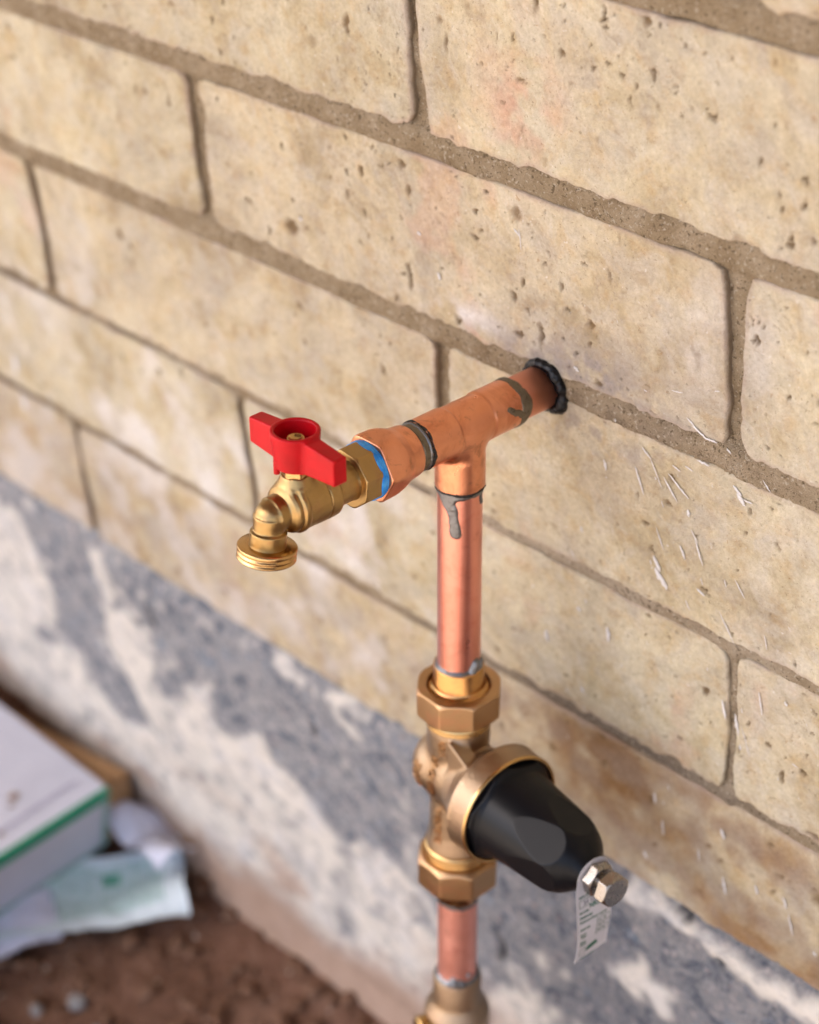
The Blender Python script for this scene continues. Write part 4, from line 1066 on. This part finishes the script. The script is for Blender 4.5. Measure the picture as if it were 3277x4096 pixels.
bar(-3.2, 45.4, 3.2, 44.4, 3.0); bar(-4.0, 45.8, 4.0, 45.0, 1.8)
v, f = join_np([(a, b) for a, b, m_ in tx]+fr)
part('green_print', mesh_np('green_print', v, f, False), GREENT, TAGO)
a, b, m_ = tag_text('24 12', -6.6, 14.6, 3.4); part('grey_print', mesh_np('grey_print', a, b, False), GREYT, TAGO)

# ------------------------------------------------------------------ rubbish on the soil
CARD_W = plain('white_card', (.50, .50, .56), .6, 0, .35, (.45, .45, .51), 25)
CARD_G = plain('green_card_edge', (.0, .21, .10), .55, 0, .4)
CARD_G2 = plain('faded_green_edge', (.16, .32, .27), .6, 0, .3, (.30, .42, .40), 60)
CARD_T = plain('tan_cardboard', (.42, .255, .13), .85, 0, .2, (.36, .21, .105), 40)
def rounded_prism(poly_top, poly_bot, zt, zb, name):
    n = len(poly_top); v = [(x, y, zt) for x, y in poly_top]+[(x, y, zb) for x, y in poly_bot]
    import bmesh
    bm = bmesh.new(); vs = [bm.verts.new(p) for p in v]
    bm.faces.new(vs[:n]); bm.faces.new(vs[n:][::-1])
    for i in range(n): bm.faces.new((vs[i], vs[n+i], vs[n+(i+1) % n], vs[(i+1) % n]))
    bmesh.ops.recalc_face_normals(bm, faces=bm.faces)
    bmesh.ops.bevel(bm, geom=bm.edges[:], offset=.0018, segments=2, affect='EDGES')
    me = bpy.data.meshes.new(name); bm.to_mesh(me); bm.free(); return me
BX = Vector((-.300, -.047, -.792))
box = tag(obj('white_box', None, None, None, BX), 'white cardboard box with green edges lying on the soil by the footing', 'box')
TX, BXx = -.276+.300, 0.0
def bp(x, y, z): return (x-BX.x, y-BX.y, z-BX.z)
top = [(TX, .004), (TX, -.30), (TX-.30, -.30), (TX-.30, .004)]
bot = [(0, .0), (0, -.30), (-.30, -.30), (-.30, .0)]
obj('box_body', rounded_prism(top, bot, .074, 0, 'box_body'), CARD_W, box)
def strip_np(pts, wid_dir, off, thick=.0004):
    P_ = np.array(pts, float); W_ = np.array(wid_dir, float); O_ = np.array(off, float)
    V = np.stack([P_+O_, P_+W_+O_], 1).reshape(-1, 3); return V, grid_faces(len(P_), 2)
nrm = np.array((.074, 0, -.024)); nrm /= np.linalg.norm(nrm)
upv = np.array((TX, 0, .074)); upv = upv/np.linalg.norm(upv)
ys = np.linspace(-.299, .002, 20)
# strong green along the top edge: on the end face and turning just on to the lid
e1 = strip_np([(TX, y, .074) for y in ys], -upv*.0115, nrm*.0006)
e2 = strip_np([(TX, y, .074) for y in ys], (-.0045, 0, 0), (0, 0, .0006))
v, f = join_np([e1, e2]); obj('green_edge', mesh_np('green_edge', v, f, False), CARD_G, box)
e3 = strip_np([(0, y, 0) for y in ys], upv*.0060, nrm*.0006)
e4 = strip_np([tuple(upv*t+np.array((0, .0015, 0))) for t in np.linspace(.002, .070, 8)], (0, -.0055, 0), nrm*.0007)
v, f = join_np([e3, e4]); obj('green_edge', mesh_np('green_edge', v, f, False), CARD_G2, box)
GL = plain('grey_pen_line', (.33, .32, .42), .6); BR = plain('brown_smudge', (.25, .17, .13), .8)
e5 = strip_np([(-.003+.001*math.sin(y*60), y, .0746) for y in np.linspace(-.13, -.010, 16)], (.0028, 0, 0), (0, 0, .0002))
obj('pen_line', mesh_np('pen_line', *e5, False), GL, box)
def blot(cx, cy, r_, seed):
    th = np.linspace(0, 2*math.pi, 24, endpoint=False); rr_ = r_*(1+.35*fbm(np.cos(th)*2, np.sin(th)*2, 3, seed))
    V = np.concatenate([[(cx, cy, .0749)], np.stack([cx+np.cos(th)*rr_, cy+np.sin(th)*rr_, th*0+.0749], 1)])
    return V, np.array([(0, 1+i, 1+(i+1) % 24) for i in range(24)])
for bl in (blot(-.026, -.054, .0045, 3), blot(-.019, -.061, .0022, 5), blot(.002, -.084, .0026, 8)):
    obj('brown_smudge', mesh_np('brown_smudge', *bl, False), BR, box)
# brown cardboard piece behind
CB = Vector((-.40, -.026, -.795))
cpt = [(-.303, -.009), (-.303, -.0435), (-.56, -.0435), (-.50, -.037), (-.409, -.026)]
cpb = [(-.306, -.012), (-.306, -.0435), (-.56, -.0435), (-.50, -.037), (-.409, -.028)]
rel = lambda q: [(x-CB.x, y-CB.y) for x, y in q]
cb = tag(obj('cardboard_carton', rounded_prism(rel(cpt), rel(cpb), .055, -.004, 'cardboard_carton'), CARD_T, None, CB), 'flat tan cardboard carton squeezed between the white box and the footing', 'cardboard')

def sheet(name, origin, dirx, diry, lx, ly, nx, ny, hfun, mat, label, cat, ragged=.002, seed=1):
    dx_ = np.array((*dirx, 0.)); dy_ = np.array((*diry, 0.))
    u = np.linspace(0, lx, nx); v = np.linspace(0, ly, ny); U, V = np.meshgrid(u, v, indexing='ij')
    H_ = hfun(U, V)
    su = ragged*fbm(V*40, V*0+seed, 3, seed); sv = ragged*fbm(U*40, U*0+seed+5, 3, seed+1)
    P_ = (U+su)[..., None]*dx_+(V+sv)[..., None]*dy_; P_[..., 2] = H_
    A_ = P_.reshape(-1, 3); B_ = A_.copy(); B_[:, 2] -= .0006
    f0 = grid_faces(nx, ny)
    at = np.stack([U/lx, V/ly, U*0, U*0+1], -1).reshape(-1, 4)
    rim = np.concatenate([np.arange(nx)*ny, (nx-1)*ny+np.arange(1, ny), np.arange(nx-2, -1, -1)*ny+ny-1, np.arange(ny-2, 0, -1)])
    r2 = np.roll(rim, -1); n0 = len(A_)
    F_ = np.concatenate([f0, f0[:, ::-1]+n0, np.stack([rim, r2, r2+n0, rim+n0], -1)])
    me = mesh_np(name, np.concatenate([A_, B_]), F_, True, {'uvw': np.concatenate([at, at])})
    o = obj(name, me, mat, None, origin); tag(o, label, cat); return o
LM, n_, b_ = new_mat('printed_leaflet')
ua = sep(n_, attr(n_, 'uvw').outputs['Color'])
st_ = math_(n_, 'GREATER_THAN', math_(n_, 'SINE', math_(n_, 'MULTIPLY', ua[0], 2*math.pi*44)), .1)
brk = math_(n_, 'GREATER_THAN', noise(n_, attr(n_, 'uvw').outputs['Vector'], 34, 2), .42)
def inside(x, a, b): return math_(n_, 'MULTIPLY', math_(n_, 'GREATER_THAN', x, a), math_(n_, 'LESS_THAN', x, b))
msk = math_(n_, 'MULTIPLY', inside(ua[0], .09, .95), inside(ua[1], .17, .90))
st2 = math_(n_, 'MULTIPLY', math_(n_, 'MULTIPLY', st_, brk), msk)
lg = math_(n_, 'MULTIPLY', inside(ua[0], .27, .345), inside(ua[1], .64, .80))
lg2 = math_(n_, 'MULTIPLY', lg, math_(n_, 'GREATER_THAN', noise(n_, attr(n_, 'uvw').outputs['Vector'], 60, 1), .40))
c_ = mix(n_, math_(n_, 'MULTIPLY', st2, .85), (.60, .69, .74), (.12, .38, .30))
c_ = mix(n_, math_(n_, 'MULTIPLY', lg, 1.0), c_, (.60, .69, .74))
c_ = mix(n_, lg2, c_, (.02, .26, .15))
L(n_, c_, b_.inputs['Base Color']); b_.inputs['Roughness'].default_value = .3; b_.inputs['Specular IOR Level'].default_value = .6
dxl = Vector((-.60, -.80)).normalized(); dyl = Vector((-.843, .537)).normalized()
LO = Vector((-.188, -.048, -.797))
sheet('printed_leaflet', LO, dxl, dyl, .19, .079, 90, 44,
      lambda U, V: .004+.0035*np.sin(V*70+U*20)+.003*np.sin(U*55+1)+.006*np.exp(-U/.012)*np.sin(V*85)+.002*fbm(U*60, V*60, 3, 4)+.010*np.exp(-((U-.0)/.02)**2)*(V/.079), LM,
      'pale leaflet printed with fine green lines sticking out from under the white box', 'leaflet')
WP = plain('white_plastic_film', (.58, .60, .72), .35, 0, .5, (.52, .53, .62), 60)
sheet('white_wrapper', Vector((-.226, -.046, -.786)), Vector((-1, .05)), Vector((.1, 1)).normalized(), .078, .036, 60, 36,
      lambda U, V: .012+.006*np.sin(U*90+V*60)+.006*np.sin(V*110)+.004*fbm(U*70, V*70, 3, 5), WP, 'crumpled white plastic wrapper lying behind the striped leaflet', 'wrapper', .004, 6)
sheet('blue_white_paper', Vector((-.245, -.130, -.796)), Vector((-.45, -.89)), Vector((-.89, .45)), .10, .06, 40, 24,
      lambda U, V: .003+.003*np.sin(U*80)+.002*fbm(U*60, V*60, 3, 9), WP, 'pale blue paper edge under the front of the white box at the left frame edge', 'paper', .003, 9)
